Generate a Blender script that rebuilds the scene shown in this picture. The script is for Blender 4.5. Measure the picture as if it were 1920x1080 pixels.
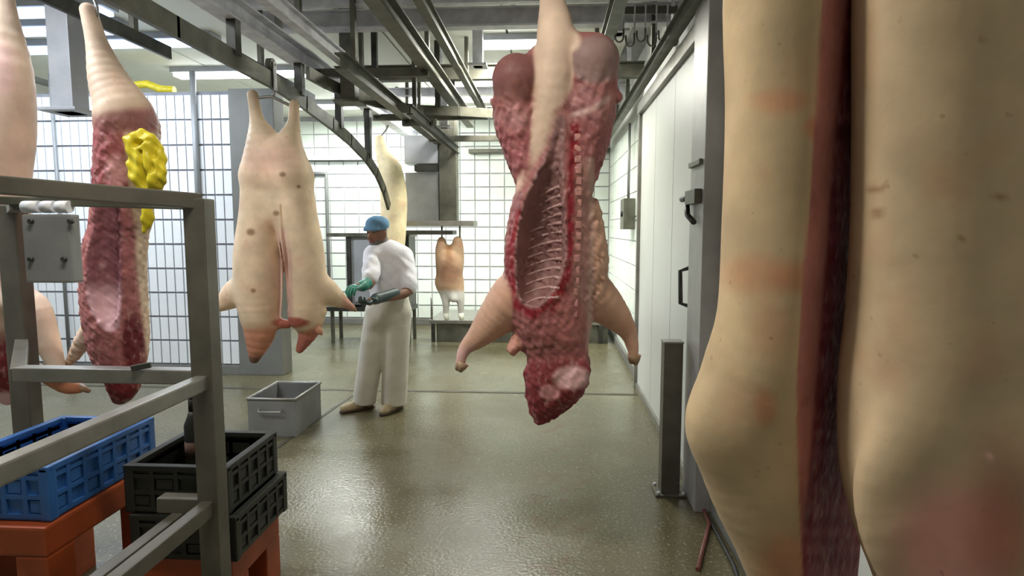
import bpy, bmesh, math, random
import numpy as np
from mathutils import Vector, Matrix
random.seed(7)
rng = np.random.default_rng(7)
for o in list(bpy.data.objects): bpy.data.objects.remove(o)
scn = bpy.context.scene
COL = scn.collection

# ------------------------------------------------------------------ camera
F = 1150.0                                   # focal length in pixels of a 1920 px wide frame
PITCH = math.atan(110/F); YAW = math.atan(70/F); CAMZ = 1.58
cam = bpy.data.cameras.new('camera'); cam.sensor_width = 36; cam.lens = 36*F/1920
cam.clip_start = 0.05; cam.clip_end = 60
camo = bpy.data.objects.new('camera', cam); COL.objects.link(camo)
camo.location = (0, 0, CAMZ); camo.rotation_euler = (math.pi/2-PITCH, 0, YAW)
scn.camera = camo
# ------------------------------------------------------------------ world, exposure
w = bpy.data.worlds.new('world'); scn.world = w; w.use_nodes = True
w.node_tree.nodes['Background'].inputs[0].default_value = (1.0, 0.95, 0.86, 1)
w.node_tree.nodes['Background'].inputs[1].default_value = 0.03
vs = scn.view_settings
vs.view_transform = 'Standard'; vs.look = 'None'; vs.gamma = 1; vs.use_curve_mapping = False
vs.exposure = 0.22
# ceiling lamps: (x, y, length along x, watts, colour); built as fixtures further down
LAMPS = [(-4.3, 4.9, 1.5, 50, (0.81, 0.90, 1.0)), (-3.9, 5.75, 1.5, 14, (0.80, 0.89, 1.0)),
         (-2.9, 8.8, 1.5, 95, (0.97, 1.0, 0.95)), (-1.35, 8.45, 1.15, 80, (0.97, 1.0, 0.95)),
         (-0.28, 6.0, 0.75, 70, (1.0, 0.98, 0.86)), (-0.66, 7.5, 0.8, 80, (1.0, 0.98, 0.88)),
         (-1.0, 1.4, 1.2, 36, (1.0, 0.93, 0.78)), (-3.4, 2.4, 1.5, 72, (0.90, 0.95, 1.0)),
         (-5.4, 5.9, 1.5, 12, (0.78, 0.87, 1.0)), (-3.5, 6.95, 1.5, 50, (0.85, 0.92, 1.0)), (-4.5, 5.35, 1.5, 16, (0.78, 0.87, 1.0))]
CEIL = 3.4

# ------------------------------------------------------------------ pixel <-> room helpers
cR = camo.rotation_euler.to_matrix()
RM = np.array(cR)
def at(px, py, Y):
    d = RM @ np.array([(px-960)/F, (540-py)/F, -1.0])
    t = Y/d[1]
    return np.array([d[0]*t, Y, CAMZ+d[2]*t])
def proj(V):
    q = (V-np.array([0, 0, CAMZ])) @ RM
    return 960+F*q[:, 0]/-q[:, 2], 540-F*q[:, 1]/-q[:, 2]
def X_at(px, Y): return at(px, 430, Y)[0]

# ------------------------------------------------------------------ materials
MATS = {}
def lin(r, g, b):
    f = lambda c: ((c/255+0.055)/1.055)**2.4 if c/255 > 0.04045 else c/255/12.92
    return (f(r), f(g), f(b))
def mat(name, col, rough=0.5, metal=0.0, var=0.15, vscale=6.0, bump=0.05, bscale=40.0, dirt=None, coat=0.0, spec=0.5, emit=None, estr=0):
    if name in MATS: return MATS[name]
    m = bpy.data.materials.new(name); m.use_nodes = True; MATS[name] = m
    nt = m.node_tree; b = nt.nodes['Principled BSDF']; L = nt.links.new
    tc = nt.nodes.new('ShaderNodeTexCoord')
    n = nt.nodes.new('ShaderNodeTexNoise'); n.inputs['Scale'].default_value = vscale; n.inputs['Detail'].default_value = 6
    L(tc.outputs['Object'], n.inputs['Vector'])
    mx = nt.nodes.new('ShaderNodeMix'); mx.data_type = 'RGBA'
    c = np.array(col); lo = c*(1-var); hi = np.minimum(c*(1+var), 1)
    if dirt is not None: lo = np.array(dirt)
    mx.inputs[6].default_value = (*lo, 1); mx.inputs[7].default_value = (*hi, 1)
    rp = nt.nodes.new('ShaderNodeMapRange'); rp.inputs[1].default_value = 0.3; rp.inputs[2].default_value = 0.62
    L(n.outputs['Fac'], rp.inputs[0]); L(rp.outputs[0], mx.inputs[0]); L(mx.outputs[2], b.inputs['Base Color'])
    b.inputs['Roughness'].default_value = rough; b.inputs['Metallic'].default_value = metal
    b.inputs['Specular IOR Level'].default_value = spec
    if coat: b.inputs['Coat Weight'].default_value = coat; b.inputs['Coat Roughness'].default_value = 0.15
    if bump:
        n2 = nt.nodes.new('ShaderNodeTexNoise'); n2.inputs['Scale'].default_value = bscale; n2.inputs['Detail'].default_value = 4
        L(tc.outputs['Object'], n2.inputs['Vector'])
        bp = nt.nodes.new('ShaderNodeBump'); bp.inputs['Strength'].default_value = bump; bp.inputs['Distance'].default_value = 0.02
        L(n2.outputs['Fac'], bp.inputs['Height']); L(bp.outputs['Normal'], b.inputs['Normal'])
    if emit: b.inputs['Emission Color'].default_value = (*emit, 1); b.inputs['Emission Strength'].default_value = estr
    return m
M_tile = mat('glazed_white_tile', (0.74, 0.80, 0.73), 0.22, var=0.04, vscale=1.5, bump=0.02)
M_tileb = mat('glazed_cool_tile', (0.73, 0.745, 0.755), 0.22, var=0.05, vscale=2.0, bump=0.02)
M_grout = mat('grout', (0.36, 0.365, 0.37), 0.9, var=0.15)
M_grout2 = mat('grey_grout', (0.20, 0.205, 0.225), 0.9, var=0.15)
M_plaster = mat('white_painted_wall', (0.78, 0.79, 0.76), 0.6, var=0.05, vscale=2)
M_panel = mat('white_coated_panel', (0.56, 0.57, 0.54), 0.4, var=0.03, vscale=1.2, bump=0.01)
M_ceil = mat('cream_ceiling_panel', (0.76, 0.77, 0.68), 0.55, var=0.06, vscale=1.0)
M_greycol = mat('grey_painted_column', (0.15, 0.15, 0.135), 0.6, var=0.12, vscale=3)
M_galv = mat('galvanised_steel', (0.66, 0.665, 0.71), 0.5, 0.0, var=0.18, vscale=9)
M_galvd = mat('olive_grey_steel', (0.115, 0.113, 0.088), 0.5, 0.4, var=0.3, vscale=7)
M_dark = mat('dark_greased_steel', (0.055, 0.055, 0.048), 0.45, 0.6, var=0.35, vscale=9)
M_steel = mat('brushed_stainless', (0.27, 0.26, 0.235), 0.38, 0.6, var=0.14, vscale=8, bump=0.03, bscale=80)
M_steelw = mat('worn_frame_steel', (0.125, 0.115, 0.092), 0.42, 0.35, var=0.2, vscale=7, bump=0.03)
M_grey = mat('grey_enamel', (0.22, 0.225, 0.225), 0.45, 0.1, var=0.1)
M_lgrey = mat('pale_grey_enamel', (0.36, 0.375, 0.41), 0.45, 0.1, var=0.08)
M_black = mat('black_rubber', (0.02, 0.02, 0.02), 0.6, var=0.3)
M_blue = mat('blue_crate_plastic', (0.030, 0.115, 0.34), 0.38, var=0.18, vscale=5)
M_orange = mat('orange_brown_plastic', (0.30, 0.055, 0.012), 0.5, var=0.22, vscale=5)
M_blk = mat('dark_green_black_plastic', (0.012, 0.013, 0.009), 0.5, var=0.35, vscale=6)
M_yellow = mat('yellow_plastic', (0.62, 0.50, 0.02), 0.45, var=0.2, vscale=18)
M_diff = mat('lit_diffuser', (0.9, 0.9, 0.9), 0.5, var=0.0, bump=0, emit=(0.93, 0.97, 1.0), estr=10)
M_diffb = mat('lit_bluish_diffuser', (0.9, 0.9, 0.9), 0.5, var=0.0, bump=0, emit=(0.50, 0.68, 1.0), estr=1.9)
M_joint = mat('wet_dark_joint', (0.05, 0.045, 0.03), 0.6, var=0.3)
M_hose = mat('red_brown_hose', (0.12, 0.035, 0.025), 0.5)
M_shirt = mat('white_cotton', (0.80, 0.80, 0.86), 0.85, var=0.06, vscale=10, bump=0.2, bscale=25)
M_trouser = mat('off_white_cotton', (0.60, 0.575, 0.50), 0.88, var=0.08, vscale=6, bump=0.3, bscale=14)
M_cap = mat('blue_cap_cloth', (0.10, 0.22, 0.36), 0.85, var=0.15, vscale=20, bump=0.15)
M_glove = mat('green_rubber_glove', (0.015, 0.17, 0.12), 0.45, var=0.2)
M_gloved = mat('dark_teal_glove', (0.035, 0.06, 0.06), 0.5, var=0.25)
M_shoe = mat('tan_leather', (0.42, 0.33, 0.20), 0.6, var=0.2, vscale=20)
M_sole = mat('brown_sole', (0.07, 0.045, 0.03), 0.7)
M_hoof = mat('horn', (0.35, 0.22, 0.13), 0.5, var=0.25, vscale=30)

def flesh_material(name, coat=0.0, blotch=0.22, rough=0.5):
    m = bpy.data.materials.new(name); m.use_nodes = True
    nt = m.node_tree; b = nt.nodes['Principled BSDF']; L = nt.links.new; N = nt.nodes.new
    ca = N('ShaderNodeVertexColor'); ca.layer_name = 'Col'
    tc = N('ShaderNodeTexCoord')
    def noise(sc, det=4, stretch=None):
        n = N('ShaderNodeTexNoise'); n.inputs['Scale'].default_value = sc; n.inputs['Detail'].default_value = det
        if stretch:
            mp = N('ShaderNodeMapping'); mp.inputs['Scale'].default_value = stretch
            L(tc.outputs['Object'], mp.inputs['Vector']); L(mp.outputs['Vector'], n.inputs['Vector'])
        else: L(tc.outputs['Object'], n.inputs['Vector'])
        return n.outputs['Fac']
    def rng_(v, a, b_, c=0.0, d=1.0):
        r = N('ShaderNodeMapRange'); r.inputs[1].default_value = a; r.inputs[2].default_value = b_
        r.inputs[3].default_value = c; r.inputs[4].default_value = d; L(v, r.inputs[0]); return r.outputs[0]
    def math_(op, a, b_):
        q = N('ShaderNodeMath'); q.operation = op
        for i, v in enumerate((a, b_)):
            if isinstance(v, (int, float)): q.inputs[i].default_value = v
            else: L(v, q.inputs[i])
        return q.outputs[0]
    def mix(f, a, b_, mode='MIX'):
        q = N('ShaderNodeMix'); q.data_type = 'RGBA'; q.blend_type = mode
        for i, v in ((0, f), (6, a), (7, b_)):
            if isinstance(v, (int, float)): q.inputs[i].default_value = v
            elif isinstance(v, tuple): q.inputs[i].default_value = (*v, 1)
            else: L(v, q.inputs[i])
        return q.outputs[2]
    meat = ca.outputs['Alpha']
    val = rng_(noise(7, 5), 0.3, 0.7, 0.82, 1.14)
    cmb = N('ShaderNodeCombineColor'); [L(val, cmb.inputs[i]) for i in range(3)]
    c = mix(1.0, ca.outputs['Color'], cmb.outputs[0], 'MULTIPLY')
    # white marbling and dark clots of the cut flesh
    fat = math_('MULTIPLY', rng_(noise(36, 6, (1, 1, 0.6)), 0.55, 0.68), math_('MULTIPLY', meat, 0.40))
    c = mix(fat, c, (0.62, 0.36, 0.33))
    clot = math_('MULTIPLY', rng_(noise(17, 6), 0.56, 0.68), math_('MULTIPLY', meat, 0.42))
    c = mix(clot, c, (0.09, 0.012, 0.016))
    # red scald blotches on skin
    sk = math_('SUBTRACT', 1.0, meat)
    bl = math_('MULTIPLY', rng_(noise(5.5, 3), 0.56, 0.70), math_('MULTIPLY', sk, blotch))
    c = mix(bl, c, (0.62, 0.22, 0.12))
    br = math_('MULTIPLY', rng_(noise(38, 2), 0.70, 0.76), math_('MULTIPLY', sk, 0.35))
    c = mix(br, c, (0.30, 0.13, 0.06))
    L(c, b.inputs['Base Color'])
    L(rng_(meat, 0, 1, rough, 0.45), b.inputs['Roughness'])
    L(math_('MULTIPLY', meat, coat), b.inputs['Coat Weight'])
    b.inputs['Specular IOR Level'].default_value = 0.22; b.inputs['Subsurface Weight'].default_value = 0.10; b.inputs['Subsurface Radius'].default_value = (0.02, 0.008, 0.004)
    b.inputs['Subsurface Scale'].default_value = 1.0
    bp = N('ShaderNodeBump'); bp.inputs['Distance'].default_value = 0.02; L(rng_(meat, 0, 1, 0.05, 0.3), bp.inputs['Strength'])
    L(noise(30, 5), bp.inputs['Height']); L(bp.outputs['Normal'], b.inputs['Normal'])
    return m
M_flesh = flesh_material('carcass_flesh')
M_human = flesh_material('human_skin', 0.1, 0.0, 0.55)
M_bag = flesh_material('crumpled_yellow_film', 0.2, 0.0, 0.35)
M_vert = mat('sawn_bone', (0.50, 0.24, 0.22), 0.45, var=0.3, vscale=35)
M_rib = mat('rib_bone_membrane', (0.55, 0.34, 0.33), 0.35, var=0.25, vscale=30, coat=0.3)

def floor_material():
    m = bpy.data.materials.new('wet_concrete'); m.use_nodes = True
    nt = m.node_tree; b = nt.nodes['Principled BSDF']; L = nt.links.new; N = nt.nodes.new
    tc = N('ShaderNodeTexCoord')
    def noise(sc, det=5):
        n = N('ShaderNodeTexNoise'); n.inputs['Scale'].default_value = sc; n.inputs['Detail'].default_value = det
        L(tc.outputs['Object'], n.inputs['Vector']); return n.outputs['Fac']
    def rng_(v, a, b_, c=0.0, d=1.0):
        r = N('ShaderNodeMapRange'); r.inputs[1].default_value = a; r.inputs[2].default_value = b_
        r.inputs[3].default_value = c; r.inputs[4].default_value = d; L(v, r.inputs[0]); return r.outputs[0]
    def mix(f, a, b_):
        q = N('ShaderNodeMix'); q.data_type = 'RGBA'
        for i, v in ((0, f), (6, a), (7, b_)):
            if isinstance(v, tuple): q.inputs[i].default_value = (*v, 1)
            else: L(v, q.inputs[i])
        return q.outputs[2]
    c = mix(rng_(noise(1.0, 2), 0.3, 0.7), (0.078, 0.067, 0.033), (0.125, 0.112, 0.064))
    c = mix(rng_(noise(60, 3), 0.58, 0.70), c, (0.24, 0.225, 0.15))
    c = mix(rng_(noise(45, 3), 0.60, 0.70), c, (0.07, 0.058, 0.033))
    # blood drips below the hanging carcass in the middle
    sx = N('ShaderNodeSeparateXYZ'); L(tc.outputs['Object'], sx.inputs[0])
    ax = N('ShaderNodeMath'); ax.operation = 'ABSOLUTE'
    ad = N('ShaderNodeMath'); ad.operation = 'SUBTRACT'; ad.inputs[1].default_value = 0.06; L(sx.outputs[0], ad.inputs[0]); L(ad.outputs[0], ax.inputs[0])
    band = rng_(ax.outputs[0], 0.05, 0.30, 1.0, 0.0)
    q = N('ShaderNodeMath'); q.operation = 'MULTIPLY'; L(band, q.inputs[0]); L(rng_(noise(9, 6), 0.5, 0.66, 0.0, 0.55), q.inputs[1])
    c = mix(q.outputs[0], c, (0.10, 0.030, 0.016))
    L(c, b.inputs['Base Color'])
    L(rng_(noise(1.3, 3), 0.35, 0.66, 0.14, 0.36), b.inputs['Roughness'])
    bp = N('ShaderNodeBump'); bp.inputs['Strength'].default_value = 0.22; bp.inputs['Distance'].default_value = 0.01
    L(noise(55, 4), bp.inputs['Height']); L(bp.outputs['Normal'], b.inputs['Normal'])
    return m
M_floor = floor_material()

# ------------------------------------------------------------------ object helpers
def tag(o, label=None, cat=None, group=None, kind=None):
    if label: o['label'] = label
    if cat: o['category'] = cat
    if group: o['group'] = group
    if kind: o['kind'] = kind
    return o
def empty(name, loc, label=None, cat=None, group=None, kind=None):
    o = bpy.data.objects.new(name, None); COL.objects.link(o); o.location = [float(v) for v in loc]
    o.empty_display_size = 0.05
    return tag(o, label, cat, group, kind)
class MB:
    """collects shapes in room coordinates; build() links them as one mesh object"""
    def __init__(s): s.bm = bmesh.new()
    def box(s, lo, hi, bev=0.0):
        lo = np.array(lo, float); hi = np.array(hi, float)
        return s.obox(((lo+hi)/2), np.eye(3), hi-lo, bev)
    def obox(s, c, R, size, bev=0.0):
        t = bmesh.new(); bmesh.ops.create_cube(t, size=1.0)
        for v in t.verts: v.co = Vector([v.co[i]*float(size[i]) for i in range(3)])
        if bev: bmesh.ops.bevel(t, geom=t.edges[:], offset=bev, segments=2, profile=0.7, affect='EDGES')
        Mx = Matrix([list(map(float, r)) for r in R])
        for v in t.verts: v.co = Mx @ v.co + Vector([float(k) for k in c])
        s._add(t); return s
    def beam(s, p0, p1, wd, ht, bev=0.0, up=(0, 0, 1)):
        p0 = np.array(p0, float); p1 = np.array(p1, float); d = p1-p0; n = np.linalg.norm(d); d /= n
        u = np.array(up, float)
        if abs(d @ u) > 0.95: u = np.array([0, 1.0, 0])
        sd = np.cross(d, u); sd /= np.linalg.norm(sd); u = np.cross(sd, d)
        return s.obox((p0+p1)/2, np.array([sd, d, u]).T, (wd, n, ht), bev)
    def ibeam(s, p0, p1, wd, ht, t=0.012):
        z = np.array([0, 0, 1.0]); p0 = np.array(p0, float); p1 = np.array(p1, float)
        s.beam(p0+z*(ht/2-t/2), p1+z*(ht/2-t/2), wd, t); s.beam(p0-z*(ht/2-t/2), p1-z*(ht/2-t/2), wd, t)
        s.beam(p0, p1, t, ht-2*t); return s
    def tube(s, pts, r, n=10, closed=False):
        pts = [np.array(p, float) for p in pts]; rs = r if hasattr(r, '__len__') else [r]*len(pts)
        t = bmesh.new(); rings = []; N_ = len(pts); pu = None
        for i, p in enumerate(pts):
            a = pts[(i-1) % N_] if (closed or i > 0) else p; b = pts[(i+1) % N_] if (closed or i < N_-1) else p
            d = b-a; d = d/np.linalg.norm(d)
            if pu is None:
                u = np.array([0, 0, 1.0]) if abs(d[2]) < 0.9 else np.array([1.0, 0, 0])
            else: u = pu
            u = u-d*(u @ d); u /= np.linalg.norm(u); pu = u; v = np.cross(d, u)
            rings.append([t.verts.new([float(k) for k in p+rs[i]*(math.cos(2*math.pi*k2/n)*u+math.sin(2*math.pi*k2/n)*v)]) for k2 in range(n)])
        for i in range(N_ if closed else N_-1):
            A, B = rings[i], rings[(i+1) % N_]
            for k in range(n): t.faces.new((A[k], A[(k+1) % n], B[(k+1) % n], B[k]))
        if not closed: t.faces.new(rings[0][::-1]); t.faces.new(rings[-1])
        bmesh.ops.recalc_face_normals(t, faces=t.faces[:])
        for f in t.faces: f.smooth = len(f.verts) == 4
        s._add(t); return s
    def _add(s, t):
        me = bpy.data.meshes.new('tmp'); t.to_mesh(me); t.free(); s.bm.from_mesh(me); bpy.data.meshes.remove(me)
    def build(s, name, m, parent=None, loc=None, **kw):
        off = np.array(parent_world(parent)) if parent is not None else np.array(loc if loc is not None else (0, 0, 0), float)
        for v in s.bm.verts: v.co -= Vector([float(k) for k in off])
        me = bpy.data.meshes.new(name); s.bm.to_mesh(me); s.bm.free()
        me.materials.append(m)
        o = bpy.data.objects.new(name, me); COL.objects.link(o)
        if parent is not None: o.parent = parent
        elif loc is not None: o.location = [float(k) for k in off]
        return tag(o, **kw)
def parent_world(p):
    v = np.array(p.location[:])
    while p.parent: p = p.parent; v = v+np.array(p.location[:])
    return v
def copy_tree(o, parent=None, dloc=None):
    c = o.copy(); COL.objects.link(c); c.parent = parent
    if dloc is not None: c.location = [a+float(b) for a, b in zip(o.location, dloc)]
    for ch in list(o.children): copy_tree(ch, c)
    return c
def share(name, mesh, parent, loc, **kw):
    o = bpy.data.objects.new(name, mesh); COL.objects.link(o); o.parent = parent
    o.location = [float(a-b) for a, b in zip(loc, parent_world(parent))]
    return tag(o, **kw)

# ------------------------------------------------------------------ smooth solids (distance field -> mesh)
def smooth(x, a, b): t = np.clip((x-a)/(b-a), 0, 1); return t*t*(3-2*t)
class Field:
    def __init__(s, rough=None): s.ops = []; s.pr = {}; s.rough = rough; s.calm = [n_ for n_ in ()]
    def cone(s, a, b, ra, rb, k=0.03, fy=1.0, name=None, op='add', fx=1.0):
        s.ops.append((op, 'cone', (np.array(a, np.float32), np.array(b, np.float32), ra, rb, fy, fx), k))
        if name: s.pr.setdefault(name, []).append(s.ops[-1])
        return s
    def chain(s, pts, rs, k=0.03, fy=1.0, name=None, op='add', fx=1.0):
        pts = [np.array(p, float) for p in pts]; n = len(pts)
        if n > 2:                                             # Catmull-Rom through the joints
            P2 = []; R2 = []
            for i in range(n-1):
                a, b, c, d = pts[max(i-1, 0)], pts[i], pts[i+1], pts[min(i+2, n-1)]
                e, f_, g, h = rs[max(i-1, 0)], rs[i], rs[i+1], rs[min(i+2, n-1)]
                for t in (0, .25, .5, .75):
                    w_ = (-.5*t+t*t-.5*t**3, 1-2.5*t*t+1.5*t**3, .5*t+2*t*t-1.5*t**3, -.5*t*t+.5*t**3)
                    P2.append(w_[0]*a+w_[1]*b+w_[2]*c+w_[3]*d); R2.append(max(0.3*min(f_, g), w_[0]*e+w_[1]*f_+w_[2]*g+w_[3]*h))
            P2.append(pts[-1]); R2.append(rs[-1]); pts, rs = P2, R2
        s.ops.append((op, 'chain', (np.array(pts, np.float32), list(rs), fy, fx), k))
        if name: s.pr.setdefault(name, []).append(s.ops[-1])
        return s
    def ball(s, c, r, k=0.03, name=None, op='add'):
        s.ops.append((op, 'ball', (np.array(c, np.float32), np.array(r, np.float32)), k))
        if name: s.pr.setdefault(name, []).append(s.ops[-1])
        return s
    def plane(s, p, n, k=0.01):
        n = np.array(n, float); n /= np.linalg.norm(n)
        s.ops.append(('cut', 'plane', (np.array(p, np.float32), n.astype(np.float32)), k)); return s
    @staticmethod
    def dist(kind, a, P):
        if kind == 'cone':
            A, B, ra, rb, fy, fx = a
            sc = np.array([1/fx, 1/fy, 1], np.float32); p = (P-A)*sc; ba = (B-A)*sc; L2 = float(ba @ ba)+1e-9
            t = np.clip((p @ ba)/L2, 0, 1)
            q = p-t[..., None]*ba
            return np.sqrt((q*q).sum(-1))-(ra+(rb-ra)*t)
        if kind == 'chain':
            pts, rs, fy, fx = a; d = None
            for i in range(len(pts)-1):
                e = Field.dist('cone', (pts[i], pts[i+1], rs[i], rs[i+1], fy, fx), P)
                d = e if d is None else np.minimum(d, e)
            return d
        if kind == 'ball':
            c, r = a; q = (P-c)/r; l = np.sqrt((q*q).sum(-1)); return (l-1)*float(r.min())
        p, n = a; return (P-p) @ n
    def ev(s, P, ops=None, blk=False):
        d = None
        for op, kind, a, k in (ops or s.ops):
            if d is None and op != 'add': continue
            e = Field.dist(kind, a, P)
            if d is None: d = e; continue
            if op == 'add':
                h = np.clip(0.5+0.5*(d-e)/k, 0, 1); d = d*(1-h)+e*h-k*h*(1-h)
            else:
                e = e if op == 'cut' else -e
                h = np.clip(0.5-0.5*(d-e)/k, 0, 1); d = d*(1-h)+e*h+k*h*(1-h)
        if s.rough:                           # torn, uneven cut flesh
            am, fr, z0, z1 = s.rough; x, y, z = P[..., 0]*fr, P[..., 1]*fr, P[..., 2]*fr
            w_ = smooth(P[..., 2], z0, z0+.08)*(1-smooth(P[..., 2], z1-.08, z1))
            for nm in s.calm: w_ = w_*smooth(s.near(nm, P), -.01, .03)
            d = d+am*w_*(np.sin(x+1.3*np.sin(z*.7))*np.sin(y*1.1+.8)*np.sin(z*.8+np.sin(x*.6))+.5*np.sin(2.1*x+z)*np.sin(1.7*z+y))
        return d
    def near(s, name, P): return np.min([Field.dist(o[1], o[2], P) for o in s.pr[name]], axis=0)
    def op_bounds(s, o):
        op, kind, a, k = o
        if kind == 'plane': return None
        if kind == 'ball': return a[0]-a[1], a[0]+a[1]
        if kind == 'cone': pts, rs, fy, fx = a[:2], a[2:4], a[4], a[5]
        else: pts, rs, fy, fx = a
        q = np.array(pts); rr = np.array(rs)[:, None]*np.array([fx, fy, 1])
        return (q-rr).min(0), (q+rr).max(0)
    def bounds(s):
        lo = []; hi = []
        for op, kind, a, k in s.ops:
            if op != 'add': continue
            if kind == 'cone':
                r = max(a[2], a[3]); rr = np.array([r*a[5], r*a[4], r])
                for q in (a[0], a[1]): lo.append(q-rr); hi.append(q+rr)
            elif kind == 'chain':
                for q, r in zip(a[0], a[1]): rr = np.array([r*a[3], r*a[2], r]); lo.append(q-rr); hi.append(q+rr)
            else: lo.append(a[0]-a[1]); hi.append(a[0]+a[1])
        return np.min(lo, 0)-0.03, np.max(hi, 0)+0.03
    def mesh(s, h):
        lo, hi = s.bounds()
        n = np.ceil((hi-lo)/h).astype(int)+1
        ax = [(lo[i]+h*np.arange(n[i])).astype(np.float32) for i in range(3)]
        V = np.ones(n, np.float32); B = 20
        bb = [s.op_bounds(o) for o in s.ops]
        for i in range(0, n[0], B):
            for j in range(0, n[1], B):
                for k in range(0, n[2], B):
                    g0 = lo+h*np.array([i, j, k]); g1 = g0+h*B
                    ops = [o for o, q in zip(s.ops, bb) if q is None or ((q[0]-o[3]-.03 < g1).all() and (q[1]+o[3]+.03 > g0).all())]
                    if not any(o[0] == 'add' for o in ops): continue
                    g = np.stack(np.meshgrid(ax[0][i:i+B], ax[1][j:j+B], ax[2][k:k+B], indexing='ij'), -1)
                    V[i:i+B, j:j+B, k:k+B] = s.ev(g, ops, True)
        return surface_net(V, lo, h)
    def hit_y(s, x, z, y0, y1, step=0.004):
        ys = np.arange(y0, y1, step); P = np.stack([np.full_like(ys, x), ys, np.full_like(ys, z)], -1).astype(np.float32)
        d = s.ev(P); i = np.argmax(d < 0)
        return float(ys[i]) if d[i] < 0 else None
def surface_net(V, lo, h):
    S = V < 0; nx, ny, nz = V.shape
    cs = [(i, j, k) for i in (0, 1) for j in (0, 1) for k in (0, 1)]
    sl = lambda A, c: A[c[0]:nx-1+c[0], c[1]:ny-1+c[1], c[2]:nz-1+c[2]]
    cnt = sum(sl(S, c).astype(np.int8) for c in cs)
    act = (cnt > 0) & (cnt < 8); I = np.argwhere(act); idx = np.full(act.shape, -1, np.int64); idx[act] = np.arange(len(I))
    acc = np.zeros((len(I), 3)); m = np.zeros(len(I))
    for a in cs:
        for b in cs:
            if sum(abs(p-q) for p, q in zip(a, b)) == 1 and a < b:
                va = V[I[:, 0]+a[0], I[:, 1]+a[1], I[:, 2]+a[2]]; vb = V[I[:, 0]+b[0], I[:, 1]+b[1], I[:, 2]+b[2]]
                ok = (va < 0) != (vb < 0); t = np.where(ok, va/np.where(ok, va-vb, 1), 0)[:, None]
                acc += np.where(ok[:, None], np.array(a)+t*(np.array(b)-np.array(a)), 0); m += ok
    verts = lo+h*(I+acc/m[:, None])
    quads = []
    for axis in range(3):
        u, v = (axis+1) % 3, (axis+2) % 3
        A = np.moveaxis(S, (axis, u, v), (0, 1, 2)); X = np.moveaxis(idx, (axis, u, v), (0, 1, 2))
        e0 = A[:-1, 1:-1, 1:-1]; e1 = A[1:, 1:-1, 1:-1]
        for flip, E in ((False, e0 & ~e1), (True, ~e0 & e1)):
            q = np.argwhere(E); i, j, k = q[:, 0], q[:, 1]+1, q[:, 2]+1
            Q = np.stack([X[i, j-1, k-1], X[i, j, k-1], X[i, j, k], X[i, j-1, k]], 1)
            quads.append(Q[:, ::-1] if flip else Q)
    Q = np.concatenate(quads); Q = Q[(Q >= 0).all(1)]
    return verts, Q
def solid(name, fld, h, m, parent, colour=None, **kw):
    V, Q = fld.mesh(h)
    off = parent_world(parent)
    me = bpy.data.meshes.new(name)
    me.vertices.add(len(V)); me.vertices.foreach_set('co', (V-off).astype(np.float32).ravel())
    me.loops.add(Q.size); me.loops.foreach_set('vertex_index', Q.astype(np.int32).ravel())
    me.polygons.add(len(Q)); me.polygons.foreach_set('loop_start', np.arange(0, Q.size, 4, dtype=np.int32))
    me.update(calc_edges=True); me.validate()
    me.polygons.foreach_set('use_smooth', np.ones(len(me.polygons), bool))
    if colour:
        nr = np.empty(len(me.vertices)*3, np.float32); me.vertex_normals.foreach_get('vector', nr); nr = nr.reshape(-1, 3)
        c = colour(V, nr)
        ca = me.color_attributes.new('Col', 'FLOAT_COLOR', 'POINT'); ca.data.foreach_set('color', np.clip(c, 0, 1).astype(np.float32).ravel())
    me.materials.append(m)
    o = bpy.data.objects.new(name, me); COL.objects.link(o); o.parent = parent
    return tag(o, **kw)
class Paint:
    """mixes tissue colours over a mesh: rgb + meat mask"""
    def __init__(s, n, col, meat=0.0): s.c = np.tile(np.array([*col, meat], float), (n, 1))
    def mix(s, mask, col, meat=0.0):
        m = np.clip(mask, 0, 1)[:, None]; s.c = s.c*(1-m)+np.array([*col, meat])*m; return s
def band(x, a, b, soft): return smooth(x, a-soft, a+soft)*(1-smooth(x, b-soft, b+soft))
def ell(u, v, cu, cv, ru, rv, soft=0.25):
    return 1-smooth(np.sqrt(((u-cu)/ru)**2+((v-cv)/rv)**2), 1-soft, 1+soft)
def seg(u, v, pts, w, soft=6):
    d = np.full(len(u), 1e9)
    for (a, b) in zip(pts[:-1], pts[1:]):
        ax, ay = a; bx, by = b; t = np.clip(((u-ax)*(bx-ax)+(v-ay)*(by-ay))/((bx-ax)**2+(by-ay)**2), 0, 1)
        d = np.minimum(d, np.hypot(u-ax-t*(bx-ax), v-ay-t*(by-ay)))
    return 1-smooth(d, w-soft, w+soft)

# ================================================================== THE ROOM
WX = 0.95                                       # right wall
MB().box((-6.7, -3.2, -0.1), (1.15, 10.3, 0)).build('floor', M_floor, kind='structure')
cl = MB().box((-6.7, -3.2, CEIL+0.02), (1.15, 10.3, CEIL+0.15)).build('ceiling', M_grout, kind='structure')
pm = bpy.data.meshes.new('panel'); 
t = MB().box((-0.565, -6.55, 0), (0.565, 6.55, 0.02), 0.004); t.bm.to_mesh(pm); t.bm.free(); pm.materials.append(M_ceil)
for i in range(6): share('panel', pm, cl, (-5.78+i*1.15+0.2, 3.55, CEIL))
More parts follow.
